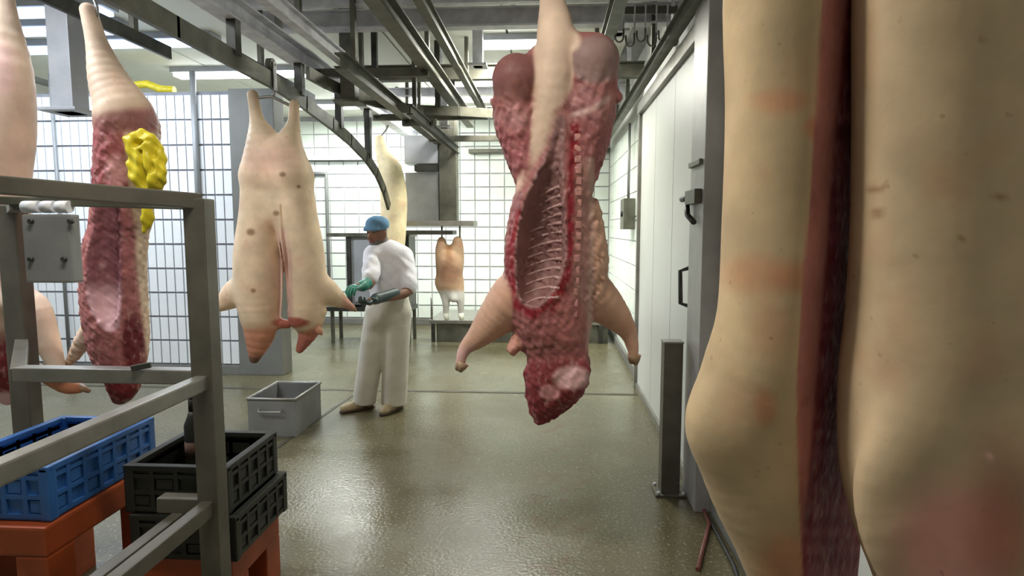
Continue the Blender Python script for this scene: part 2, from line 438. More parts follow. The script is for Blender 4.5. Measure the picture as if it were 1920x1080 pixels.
# back wall with glazed tiles
wb = MB().box((-6.5, 10.0, 0), (1.15, 10.2, CEIL+0.02)).build('wall_back', M_grout, kind='structure')
tw, th = 0.24, 0.215
tm = bpy.data.meshes.new('tile'); t = MB().box((-tw/2+0.009, -0.012, -th/2+0.011), (tw/2-0.009, 0.004, th/2-0.011), 0.003); t.bm.to_mesh(tm); t.bm.free(); tm.materials.append(M_tile)
for i in range(20):
    for j in range(15):
        share('tile', tm, wb, (WX-tw*(i+0.5), 9.997, 0.06+th*(j+0.5)+0.05))
rest = MB()
for i in range(20, 31):
    for j in range(15): rest.box((WX-tw*(i+1)+0.006, 9.985, 0.11+th*j+0.006), (WX-tw*i-0.006, 10.001, 0.11+th*(j+1)-0.006))
rest.build('tile_field', M_tile, wb, kind='stuff')
MB().box((-6.5, 9.96, 0.0), (WX, 10.0, 0.10), 0.008).build('baseboard_back', M_greycol, kind='structure')
# right wall: tiles far, white coated panels near
wr = MB().box((WX, -3.0, 0), (WX+0.2, 10.0, CEIL+0.02)).build('wall_right', M_plaster, kind='structure')
tl, t2 = 0.36, 0.27
rm = bpy.data.meshes.new('tile'); t = MB().box((-0.010, -tl/2+0.007, -t2/2+0.007), (0.004, tl/2-0.007, t2/2-0.007), 0.003); t.bm.to_mesh(rm); t.bm.free(); rm.materials.append(M_tile)
bk = MB().box((WX-0.004, 6.12, 0.1), (WX, 9.96, 2.80)).build('tile_bed', M_grout, wr)
for i in range(10):
    for j in range(10): share('tile', rm, wr, (WX-0.003, 6.13+tl*(i+0.5)+0.02, 0.1+t2*(j+0.5)))
MB().box((WX-0.04, 6.1, 0.0), (WX, 9.96, 0.1), 0.008).build('baseboard_right', M_greycol, kind='structure')
# sliding cold room door on the right wall
d1 = empty('door_1', (WX, 4.9, 0), kind='structure', label='white coated sliding cold room door on the right wall')
for i, y0 in enumerate((3.72, 4.50, 5.28)):
    MB().box((WX-0.07, y0+0.004, 0.06), (WX-0.01, y0+0.776, 2.68), 0.006).build('panel', M_panel, d1)
MB().box((WX-0.09, 3.70, 0.0), (WX-0.005, 6.1, 0.06), 0.005).build('kick_strip', M_steel, d1)
MB().box((WX-0.10, 6.06, 0.0), (WX-0.005, 6.12, 2.75), 0.006).build('jamb', M_steel, d1)
MB().box((WX-0.11, 3.40, 2.68), (WX-0.005, 6.12, 2.78), 0.006).build('track', M_steel, d1)
hd = MB().tube([(WX-0.07, 3.86, 1.10), (WX-0.13, 3.86, 1.12), (WX-0.13, 3.90, 1.32), (WX-0.07, 3.90, 1.34)], 0.014).build('handle', M_dark, d1)
# door post with latch
dp = empty('trim_1', (WX-0.06, 3.5, 0), kind='structure', label='stainless door post with a latch beside the white cold room door')
MB().box((WX-0.13, 3.36, 0), (WX-0.005, 3.68, CEIL), 0.008).build('post', mat('satin_door_post', (0.33, 0.32, 0.31), 0.45, 0.2, var=0.12, vscale=5), dp)
MB().box((WX-0.15, 3.40, 1.93), (WX-0.13, 3.66, 1.96), 0.004).build('strap', M_galvd, dp)
lt = MB().box((WX-0.17, 3.40, 1.72), (WX-0.13, 3.64, 1.80), 0.006).build('latch', M_galvd, dp)
MB().tube([(WX-0.15, 3.62, 1.76), (WX-0.15, 3.80, 1.76)], 0.018).build('pin', M_black, lt)
MB().tube([(WX-0.16, 3.44, 1.62), (WX-0.16, 3.60, 1.66), (WX-0.16, 3.62, 1.72)], 0.016).build('lever', M_dark, lt)
# near right wall panels
for i, y0 in enumerate((-1.4, -0.22, 0.96, 2.14)):
    MB().box((WX-0.03, y0+0.004, 0.08), (WX-0.001, y0+1.176, 2.68), 0.004).build('panel', M_panel, wr)
MB().box((WX-0.045, -1.5, 0.0), (WX, 3.34, 0.08), 0.008).build('trim_2', M_greycol, kind='structure')
# left tiled partition (facing the camera) with grey column end
LY = 6.4
XL = X_at(441, LY); XC = X_at(523, LY); TOP = 3.02
wl = MB().box((-6.5, LY, 0.0), (XL, LY+0.18, TOP)).build('wall_left', M_grout2, kind='structure')
sw, sh = 0.098, 0.262
sm = bpy.data.meshes.new('tile'); t = MB().box((-sw/2+0.006, -0.012, -sh/2+0.010), (sw/2-0.006, 0.004, sh/2-0.010), 0.003); t.bm.to_mesh(sm); t.bm.free(); sm.materials.append(M_tileb)
nc = 0
for i in range(26):
    for j in range(11): share('tile', sm, wl, (XL-sw*(i+0.5)-0.002, LY-0.003, 0.10+sh*(j+0.5)+0.01)); nc += 1
rest = MB()
for i in range(26, 33):
    for j in range(11): rest.box((XL-sw*(i+1)+0.002, LY-0.015, 0.115+sh*j), (XL-sw*i-0.006, LY+0.001, 0.105+sh*(j+1)))
rest.build('tile_field', M_tileb, wl, kind='stuff')
MB().box((-6.5, LY-0.03, 0), (XL, LY, 0.10), 0.006).build('baseboard_left', M_greycol, kind='structure')
MB().box((XL, LY-0.03, 0), (XC, LY+0.22, TOP+0.02), 0.01).build('trim_3', M_greycol, kind='structure', label='grey painted column ending the tiled partition')
MB().box((-6.7, -3.0, 0), (-6.5, 10.2, CEIL+0.02)).build('wall_far_left', M_plaster, kind='structure')
MB().box((-6.7, -3.2, 0), (WX+0.2, -3.0, CEIL+0.02)).build('wall_front', M_plaster, kind='structure')
# floor joint and drain channel
MB().box((-6.4, 5.80, 0.0), (WX-0.1, 5.85, 0.003)).build('trim_4', M_joint, kind='structure', label='dark drain joint crossing the wet floor')
pa, pb = at(530, 822, 4.55), at(660, 738, 5.85)
MB().beam((-1.97, 4.2, 0.002), (-1.86, 5.8, 0.002), 0.03, 0.004).build('trim_5', M_joint, kind='structure', label='dark floor joint running from the steel bin to the worker')

# ------------------------------------------------------------------ ceiling lamps
def lamp(i, x, y, ln, watt, col, label):
    off = y < 4.0                                             # these two hang above and behind the camera's view
    r = empty('ceiling_lamp_offscreen' if off else 'ceiling_lamp', (x, y, CEIL), label, 'lamp', 'fluorescent ceiling lamps')
    MB().box((x-ln/2-0.03, y-0.10, CEIL-0.06), (x+ln/2+0.03, y+0.10, CEIL), 0.008).build('housing', M_lgrey, r)
    MB().box((x-ln/2, y-0.08, CEIL-0.10), (x+ln/2, y+0.08, CEIL-0.06), 0.012).build('diffuser', M_diffb if col[0] < .82 else M_diff, r)
    li = bpy.data.lights.new('lamp_light', 'AREA'); li.shape = 'RECTANGLE'; li.size = ln; li.size_y = 0.2; li.energy = watt; li.color = col
    lo = bpy.data.objects.new('lamp_light_offscreen' if off else 'lamp_light', li); COL.objects.link(lo); lo.parent = r; lo.location = (0, 0, -0.115)
LL = ['bluish fluorescent lamp nearest the far left wall above the partition', 'bluish fluorescent lamp close above the tiled partition top',
      'fluorescent lamp by the back wall behind the tiled partition', 'fluorescent lamp above the hoist column near the back wall',
      'fluorescent lamp above the middle hanging carcass', 'short fluorescent lamp over the gap between hoist column and middle carcass',
      'fluorescent lamp over the aisle beside the steel stand', 'fluorescent lamp over the carcass rails by the blue crate',
      'bluish fluorescent lamp in the corner of the tiled partition and the side wall', 'fluorescent lamp just behind the top of the tiled partition', 'bluish fluorescent lamp between the two others before the partition']
for i, (x, y, ln, wt, c) in enumerate(LAMPS): lamp(i, x, y, ln, wt, c, LL[i])

# ------------------------------------------------------------------ overhead steelwork
def steel(name, m, shapes, label, cat='beam', group=None):
    b = MB(); shapes(b); return b.build(name, m, label=label, cat=cat, group=group)
Z1 = 3.24
def crossbeam(y, x0, x1, m, label, h=0.13, wd=0.09, z=Z1):
    r = empty('cross_beam', ((x0+x1)/2, y, z), label, 'beam', 'steel cross beams under the ceiling')
    MB().ibeam((x0, y, z), (x1, y, z), wd, h).build('girder', m, r)
    for xx in np.linspace(x0+0.15, x1-0.15, 4):
        MB().box((xx-0.02, y-0.02, z+h/2), (xx+0.02, y+0.02, CEIL), 0.003).build('hanger_rod', M_galv, r)
crossbeam(4.62, -2.6, 0.93, M_galv, 'thin galvanised cross beam just in front of the thick one', 0.09, 0.06, 3.26)
crossbeam(5.0, -2.6, 0.93, M_galv, 'thick galvanised cross beam over the rails', 0.15, 0.10)
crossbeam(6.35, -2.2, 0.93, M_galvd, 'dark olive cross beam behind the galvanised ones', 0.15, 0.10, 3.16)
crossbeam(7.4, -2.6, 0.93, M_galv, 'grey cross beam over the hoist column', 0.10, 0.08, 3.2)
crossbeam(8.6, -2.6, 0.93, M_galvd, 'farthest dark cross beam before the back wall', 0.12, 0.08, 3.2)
def depthbeam(name, x, z, y0, y1, wd, h, m, label, hang=(), cat='beam', group='steel beams running down the room', prof='i'):
    r = empty(name, (x, (y0+y1)/2, z), label, cat, group)
    b = MB()
    (b.ibeam if prof == 'i' else b.beam)((x, y0, z), (x, y1, z), wd, h); b.build('girder' if prof == 'i' else 'track', m, r)
    for y in hang: MB().box((x-0.018, y-0.025, z+h/2), (x+0.018, y+0.025, CEIL), 0.003).build('hanger_rod', M_galvd, r)
    return r
depthbeam('long_beam', -1.97, 2.93, 2.2, 9.2, 0.12, 0.14, M_galv, 'pale galvanised beam above the rail of the pale whole carcass', (3.3, 4.5, 6.0, 8.0))
depthbeam('long_beam', -1.70, 2.97, 2.2, 9.2, 0.07, 0.10, M_galv, 'narrow galvanised beam beside the pale one', (4.2, 5.6, 7.4))
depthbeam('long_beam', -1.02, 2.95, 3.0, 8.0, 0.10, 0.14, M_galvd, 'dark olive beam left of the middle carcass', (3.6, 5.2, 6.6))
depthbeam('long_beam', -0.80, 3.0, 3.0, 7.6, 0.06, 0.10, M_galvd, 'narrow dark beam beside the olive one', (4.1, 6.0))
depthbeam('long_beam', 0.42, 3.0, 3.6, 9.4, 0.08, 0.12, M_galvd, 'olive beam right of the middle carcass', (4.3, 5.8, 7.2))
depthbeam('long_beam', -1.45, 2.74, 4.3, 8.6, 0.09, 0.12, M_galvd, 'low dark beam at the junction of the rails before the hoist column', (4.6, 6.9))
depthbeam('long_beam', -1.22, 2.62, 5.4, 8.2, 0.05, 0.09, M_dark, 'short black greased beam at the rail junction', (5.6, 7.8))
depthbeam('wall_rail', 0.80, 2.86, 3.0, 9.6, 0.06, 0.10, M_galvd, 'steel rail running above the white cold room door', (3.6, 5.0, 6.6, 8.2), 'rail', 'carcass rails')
depthbeam('carcass_rail', -2.30, 2.84, 1.0, 6.0, 0.025, 0.09, M_dark, 'dark flat rail carrying the red split carcass behind the steel stand', (1.6, 3.4, 4.9), 'rail', 'carcass rails', 'b')
depthbeam('carcass_rail', -2.86, 2.90, 1.0, 4.6, 0.025, 0.09, M_dark, 'dark flat rail carrying the pale carcass farthest from the door', (1.6, 2.4, 4.2), 'rail', 'carcass rails', 'b')
depthbeam('carcass_rail', 0.0, 2.95, 1.6, 4.6, 0.025, 0.09, M_dark, 'dark flat rail carrying the middle opened carcass', (1.8, 3.4, 4.4), 'rail', 'carcass rails', 'b')
depthbeam('carcass_rail', 0.58, 2.95, -0.3, 3.1, 0.025, 0.09, M_dark, 'dark flat rail carrying the big pale carcass near the door wall', (0.2, 2.0, 3.0), 'rail', 'carcass rails', 'b')
# drop rail: level over the pale carcass, then bending down to the far carcass
r = empty('drop_rail', (-1.95, 4.5, 2.62), 'dark flat rail over the worker bending down towards the far pale carcass', 'rail', 'carcass rails')
pts = [(-1.95, 2.2, 2.64), (-1.95, 3.2, 2.63), (-1.95, 4.3, 2.62), (-1.95, 4.9, 2.58), (-1.95, 5.5, 2.52), (-1.95, 6.0, 2.45), (-1.95, 6.5, 2.35), (-1.95, 6.9, 2.22), (-1.95, 7.2, 2.05), (-1.95, 7.4, 1.86)]
def ribbon(b, pts, wd, ht):
    for a, c in zip(pts[:-1], pts[1:]):
        a = np.array(a, float); c = np.array(c, float); d = (c-a)/np.linalg.norm(c-a); b.beam(a-d*0.012, c+d*0.012, wd, ht)
    return b
ribbon(MB(), pts, 0.03, 0.11).build('track', M_galvd, r)
for (x, y, z) in ((-1.95, 2.8, 2.68), (-1.95, 3.8, 2.67), (-1.95, 4.8, 2.64), (-1.95, 5.7, 2.53), (-1.95, 6.6, 2.36)):
    MB().box((x-0.03, y-0.035, z-0.02), (x+0.03, y+0.035, 2.865), 0.004).build('bracket', M_dark, r)
# a second curved switch rail between the long beams
def junction(y, z, x0, x1, label):
    r = empty('tie_bar', ((x0+x1)/2, y, z), label, 'bar', 'tie bars between the rails')
    MB().box((x0, y-.03, z-.035), (x1, y+.03, z+.035), .004).build('bar', M_galvd, r)
    for x in (x0+.04, x1-.04): MB().tube([(x, y-.045, z), (x, y+.045, z)], .018, 8).build('bolt', M_dark, r)
junction(5.15, 2.87, -1.95, -1.0, 'dark tie bar beside the thick square hanger')
junction(6.3, 2.66, -1.5, -1.15, 'low dark tie bar at the rail junction')
junction(7.0, 2.84, -2.0, -0.7, 'farther dark tie bar before the hoist column')
junction(7.7, 2.70, -1.5, -0.4, 'last dark tie bar above the hoist motor box')
r = empty('switch_rail', (-1.5, 5.6, 2.78), 'curved olive switch rail between the long beams', 'rail', 'carcass rails')
pts = [(-1.80+0.70*(1-math.cos(a)), 4.6+1.5*math.sin(a), 2.74) for a in np.linspace(0, math.pi/2, 9)]+[(-0.9, 6.15, 2.74), (-0.55, 6.3, 2.74)]
ribbon(MB(), pts, 0.03, 0.09).build('track', M_galvd, r)
for p in (pts[4], pts[8]): MB().box((p[0]-0.025, p[1]-0.025, 2.77), (p[0]+0.025, p[1]+0.025, CEIL), 0.003).build('bracket', M_dark, r)
# vertical hangers
def hanger(px, y, z0, wd, m, label):
    x = X_at(px, y)
    b = MB().box((x-wd/2, y-wd/2, z0), (x+wd/2, y+wd/2, CEIL), 0.006); b.box((x-wd*0.9, y-wd*0.9, z0), (x+wd*0.9, y+wd*0.9, z0+0.02), 0.003)
    b.box((x-wd, y-wd, CEIL-0.02), (x+wd, y+wd, CEIL), 0.003)
    b.build('ceiling_hanger', m, label=label, cat='hanger', group='steel hangers from the ceiling')
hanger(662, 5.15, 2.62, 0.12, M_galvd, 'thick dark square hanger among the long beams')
hanger(898, 5.6, 3.02, 0.09, M_galv, 'pale square hanger left of the middle carcass')
hanger(1150, 4.85, 3.05, 0.10, M_galv, 'pale square hanger right of the middle carcass')
hanger(148, 4.0, 2.35, 0.15, M_lgrey, 'broad pale grey hanger over the tiled partition')
hanger(835, 7.2, 2.75, 0.09, M_galv, 'grey hanger above the hoist column')
# meat hooks stored on the cross beam near the door
def hook(name, x, y, ztop, zbot, label, group, xleg):
    # trolley wheel on the rail top at (x, ztop), strap beside the rail, hook into the leg at xleg
    r = empty(name, (xleg, y, zbot), label, 'hook', group)
    wl_ = MB().tube([(x-0.02, y, ztop+0.04), (x+0.02, y, ztop+0.04)], [0.04, 0.04], 16).build('wheel', M_galvd, r)
    MB().tube([(x-0.02, y, ztop+0.04), (x+0.036, y, ztop+0.04)], 0.008, 8).build('axle', M_steel, wl_)
    MB().box((x+0.022, y-0.018, ztop-0.15), (x+0.032, y+0.018, ztop+0.06), 0.003).build('strap', M_galv, r)
    pts = [(x+0.027, y, ztop-0.13), (xleg+0.029, y, zbot+0.07)]+[(xleg+0.029*math.cos(a), y, zbot+0.035-0.035*math.sin(a)) for a in np.linspace(0, math.pi, 8)]+[(xleg-0.034, y, zbot+0.075)]
    MB().tube(pts, 0.007, 8).build('hook', M_steel, r)
    return r
def spare_hook(x, y, ztop, zbot, label, group):
    r = empty('meat_hook', (x, y, zbot), label, 'hook', group)
    MB().tube([(x, y+.019, ztop-.05), (x, y+.019, ztop-.005), (x, y+.012, ztop+.007), (x, y-.012, ztop+.007), (x, y-.019, ztop-.005), (x, y-.019, zbot+.08)], 0.006, 8).build('loop', M_galv, r)
    MB().tube([(x, y-.019, zbot+.09)]+[(x-.029+.029*math.cos(a), y-.019, zbot+.035-.035*math.sin(a)) for a in np.linspace(0, math.pi, 8)]+[(x-.060, y-.019, zbot+.075)], 0.007, 8).build('hook', M_steel, r)
    return r
r = empty('hook_rack', (0.7, 4.55, 3.12), 'short steel rack rail holding spare meat hooks by the door wall', 'rack')
MB().beam((0.44, 4.55, 3.12), (0.93, 4.55, 3.12), 0.02, 0.05).build('rail', M_galvd, r)
for xx in (0.475, 0.858): MB().box((xx-0.012, 4.538, 3.14), (xx+0.012, 4.562, CEIL), 0.002).build('rod', M_galv, r)
for i in range(6):
    spare_hook(0.515+i*0.076, 4.55, 3.145, 2.90-0.03*(i % 2), 'spare %s steel meat hook hanging on the rack rail' % ('longer' if i % 2 else 'shorter'), 'spare meat hooks on the rack')

# ================================================================== CARCASSES
SKIN = (0.78, 0.60, 0.42); FAT = (0.80, 0.60, 0.47); MEAT = (0.38, 0.14, 0.135); PINK = (0.50, 0.19, 0.18); DARK = (0.13, 0.022, 0.028)
HAM = (0.22, 0.085, 0.08); MEMB = (0.20, 0.085, 0.085); PALE = (0.80, 0.60, 0.44)
class Plane:
    """control points given at a depth: p(px,py,dy) and px -> metres"""
    def __init__(s, Y): s.Y = Y; s.s = Y/F
    def p(s, px, py, dy=0.0): return at(px, py, s.Y+dy)
    def pts(s, L): return [s.p(*q) for q in L]
    def uv(s, V): return proj(V)
def gambrel(p0, p1, y, z, zr, xr, label, group='gambrels and trolleys carrying the carcasses'):
    # p0, p1: hock points; zr: rail top
    r = empty('gambrel', (xr, y, z), label, 'gambrel', group)
    x0, y0, z0 = p0; x1, y1, z1 = p1
    MB().tube([(x0-0.03, y0, z0+0.03), (x0, y0, z0), (xr, y, z+0.03), (x1, y1, z1), (x1+0.03, y1, z1+0.03)], 0.011, 8).build('spreader_bar', M_steel, r)
    wl_ = MB().tube([(xr-0.02, y, zr+0.045), (xr+0.02, y, zr+0.045)], [0.045, 0.045], 16).build('wheel', M_galvd, r)
    MB().tube([(xr-0.02, y, zr+0.045), (xr+0.040, y, zr+0.045)], 0.008, 8).build('axle', M_steel, wl_)
    MB().box((xr+0.024, y-0.02, zr-0.13), (xr+0.034, y+0.02, zr+0.065), 0.003).build('strap', M_galv, r)
    MB().tube([(xr+0.029, y, zr-0.115), (xr+0.02, y, (zr-0.115)*.3+(z+.03)*.7), (xr, y, z+0.03)], 0.009, 8).build('hook', M_steel, r)
    return r

# ---- middle carcass, opened, seen into the cavity
def middle_carcass():
    A = Plane(2.7); s = A.s
    f = Field((.006, 80., A.p(0, 800)[2], A.p(0, 120)[2]))
    f.chain(A.pts([(1045, 320, .03), (1034, 390, .02), (1030, 460, .02), (1031, 530, .02), (1036, 600, .02), (1044, 655, .02)]), [60*s, 74*s, 83*s, 84*s, 74*s, 56*s], 0.03, 0.9)
    f.chain(A.pts([(1105, 390, .06), (1112, 480, .06), (1108, 560, .06)]), [20*s, 28*s, 26*s], 0.02, 2.0, 'side')
    f.ball(A.p(968, 150, .0), (44*s, .09, 47*s), 0.015, 'hamtop')
    f.chain(A.pts([(966, 175, .03), (966, 225, .03), (980, 280, .03), (1003, 340, .03)]), [38*s, 40*s, 36*s, 36*s], 0.02, 1.2)
    f.chain(A.pts([(1030, 130, .06), (1045, 220, .06), (1048, 320, .05)]), [50*s, 60*s, 55*s], 0.03, 1.0)
    f.ball(A.p(1112, 112, .0), (47*s, .11, 44*s), 0.02, 'hamtop2')
    f.chain(A.pts([(1108, 130, .03), (1108, 200, .03), (1100, 270, .03), (1082, 350, .02)]), [48*s, 46*s, 40*s, 30*s], 0.025, 1.2)
    f.cone(A.p(1140, 165, .0), A.p(1160, 182, .0), 14*s, 8*s, 0.02)
    f.cone(A.p(945, 185, .0), A.p(926, 192, .0), 12*s, 7*s, 0.02)
    f.chain(A.pts([(1030, -110, .03), (1035, -10, .03), (1041, 60, .0), (1040, 140, -.03), (1026, 220, -.035), (1003, 300, -.035), (978, 370, -.03), (962, 420, -.02)]), [20*s, 22*s, 33*s, 34*s, 23*s, 15*s, 12*s, 7*s], 0.02, 0.8, 'shank')
    f.cone(A.p(1052, 78, .0), A.p(1105, 105, .02), 22*s, 36*s, 0.04, 1.0)
    # head and jaw
    f.chain(A.pts([(1046, 650, .02), (1046, 700, .0), (1028, 745, -.01), (1013, 786, -.02)]), [52*s, 60*s, 40*s, 12*s], 0.02, 0.85, 'head')
    f.chain(A.pts([(1085, 690, -.05), (1072, 722, -.08), (1040, 752, -.07)]), [22*s, 25*s, 15*s], 0.012, 1.0, 'head')
    f.cone(A.p(1000, 700, .0), A.p(1004, 765, -.01), 18*s, 12*s, 0.02, 1.0, 'head')
    f.cone(A.p(972, 640, .0), A.p(962, 655, -.02), 16*s, 11*s, 0.02, 1.0, 'ear')
    # forelegs
    f.chain(A.pts([(965, 560, .04), (928, 598, .05), (898, 630, .04), (872, 654, .03), (863, 680, .02)]), [50*s, 36*s, 23*s, 13*s, 9*s], 0.03, 1.0, 'foreleg')
    f.chain(A.pts([(1120, 560, .06), (1152, 590, .09), (1176, 620, .11), (1186, 650, .11), (1187, 668, .11)]), [42*s, 30*s, 18*s, 12*s, 9*s], 0.03, 1.0, 'foreleg')
    # cavity
    f.chain(A.pts([(1052, 225, -.10), (1040, 290, -.11), (1026, 350, -.12), (1016, 420, -.13), (1012, 490, -.13), (1000, 545, -.12)]), [7*s, 13*s, 26*s, 39*s, 42*s, 27*s], 0.015, 1.6, 'cavity', 'sub')
    f.chain(A.pts([(1030, 660, -.16), (1092, 674, -.14)]), [6*s, 10*s], 0.012, 1.6, 'throat', 'sub')
    f.chain(A.pts([(1000, 170, -.12), (1002, 230, -.10)]), [12*s, 9*s], 0.015, 1.2, 'fold', 'sub')
    f.chain(A.pts([(1068, 158, -.14), (1120, 160, -.15), (1150, 150, -.14)]), [5*s, 6*s, 4*s], 0.015, 1.2, 'fold', 'sub')
    f.calm = ['foreleg', 'shank', 'hamtop', 'hamtop2']
    base = A.p(1020, 800)
    r = empty('pig_carcass', base, 'opened red pig carcass with bare ribs hanging head down over the aisle', 'carcass', 'hanging pig carcasses')
    def colour(V, n):
        u, v = A.uv(V); P = Paint(len(V), MEAT, 1.0)
        front = 1-smooth(n[:, 1], 0.05, 0.5)
        P.mix(ell(u, v, 968, 145, 55, 50, .12), (0.25, 0.105, 0.10), .25).mix(ell(u, v, 1118, 112, 52, 46, .15), (0.34, 0.22, 0.21), .15)
        P.mix(band(v, 170, 300, 25)*smooth(u, 1050, 1075), (0.40, 0.15, 0.15), 1).mix(ell(u, v, 975, 260, 50, 60), (0.44, 0.15, 0.16), 1)
        P.mix(.6*ell(u, v, 972, 222, 26, 20, .95), (0.62, 0.36, 0.35), .9)
        P.mix(seg(u, v, [(1095, 190), (1130, 200)], 30, 15), (0.46, 0.21, 0.21), .9).mix(seg(u, v, [(1075, 215), (1110, 205), (1140, 185)], 5, 4), (0.66, 0.42, 0.40), .3)
        P.mix(seg(u, v, [(1078, 240), (1074, 330), (1070, 430), (1060, 520), (1040, 580)], 9, 5), (0.28, 0.02, 0.03), 1)
        P.mix(seg(u, v, [(1093, 320), (1095, 430), (1090, 560), (1085, 620)], 15, 8), (0.50, 0.26, 0.23), .8)
        P.mix(seg(u, v, [(1108, 300), (1110, 430), (1108, 560), (1105, 650)], 6, 4), (0.58, 0.38, 0.32), .5)
        P.mix(ell(u, v, 1068, 600, 30, 45), PINK, 1)
        cav = 1-smooth(f.near('cavity', V.astype(np.float32)), 0.004, 0.02)
        P.mix(cav, (0.30, 0.16, 0.155), .4)
        P.mix(seg(u, v, [(975, 400), (955, 480), (965, 570), (1000, 590), (1035, 560)], 9, 6)*(1-cav), (0.30, 0.03, 0.04), 1)
        hd = 1-smooth(f.near('head', V.astype(np.float32)), 0.0, 0.03)
        P.mix(hd*smooth(v, 655, 690), (0.24, 0.045, 0.05), 1).mix(ell(u, v, 1072, 708, 34, 22)*front, (0.66, 0.40, 0.40), .6).mix(ell(u, v, 1030, 735, 20, 14)*front, (0.55, 0.25, 0.25), .8)
        P.mix(smooth(v-0.8*(1070-u), 735, 770)*hd*smooth(v, 740, 765), (0.14, 0.012, 0.018), 1)
        sh = 1-smooth(f.near('shank', V.astype(np.float32)), 0.0, 0.022)
        P.mix(sh*(1-smooth(v, 340, 380)), FAT, 0.05)
        P.mix(ell(u, v, 1060, 75, 28, 25), FAT, .1)
        fl = 1-smooth(f.near('foreleg', V.astype(np.float32)), 0.0, 0.02)
        P.mix(fl*(1-band(u, 960, 1115, 6)), (0.66, 0.40, 0.29), 0.05)
        P.mix(fl*smooth(v, 640, 660)*smooth(900-u, 0, 20), (0.72, 0.45, 0.42), .1)
        back = smooth(n[:, 1], 0.1, 0.5)
        P.mix(back*(1-hd), (0.66, 0.40, 0.29), 0.1)
        P.mix(smooth(u, 1112, 1120)*smooth(v, 360, 390)*(1-fl)*(1-hd), (0.66, 0.40, 0.29), .1)
        P.mix((1-smooth(f.near('ear', V.astype(np.float32)), 0, .01)), (0.66, 0.33, 0.26), .3)
        return P.c
    body = solid('body', f, 0.0075, M_flesh, r, colour)
    # ribs hugging the cavity wall, right to left
    for i in range(13):
        v0 = 352+i*16.5; u1 = 1054-0.0012*(v0-440)**2*0.5; u0 = (1012 if i < 4 else 996) - i*1.0
        pts = []
        for t_ in np.linspace(0, 1, 8):
            uu = u1+(u0-u1)*t_; vv = v0+16*t_**1.5
            q = A.p(uu, vv); y = f.hit_y(q[0], q[2], 2.35, 2.9)
            if y is None: continue
            pts.append((q[0], y+0.002, q[2]))
        if len(pts) > 3: MB().tube(pts, [0.0085*(1-0.5*k/len(pts)) for k in range(len(pts))], 6).build('rib', M_rib, r)
    for i in range(17):                                        # sawn backbone
        v0 = 262+i*20; u0 = 1082 if v0 < 420 else 1082-0.05*(v0-420)
        q = A.p(u0, v0); y = f.hit_y(q[0], q[2], 2.3, 2.9)
        if y is not None:
            b_ = MB(); b_.obox((q[0], y+.003, q[2]), np.eye(3), (.030, .016, .030), .006); b_.build('vertebra', M_vert, r)
    for (a, b) in (((866, 678, .02), (856, 694, .015)), ((870, 680, .0), (862, 697, -.005)), ((1186, 665, .11), (1184, 682, .11)), ((1192, 665, .10), (1192, 684, .10))):
        MB().tube([A.p(*a), (A.p(*a)+A.p(*b))/2, A.p(*b)], [11*s, 8.5*s, 4*s], 10).build('hoof', M_hoof, r)
    q = A.p(1035, -112, .03)
    hook('meat_hook', 0.0, q[1], 2.995, q[2]-0.03, 'steel trolley hook holding the hind leg of the opened middle carcass', 'trolley hooks carrying carcasses', q[0])
middle_carcass()

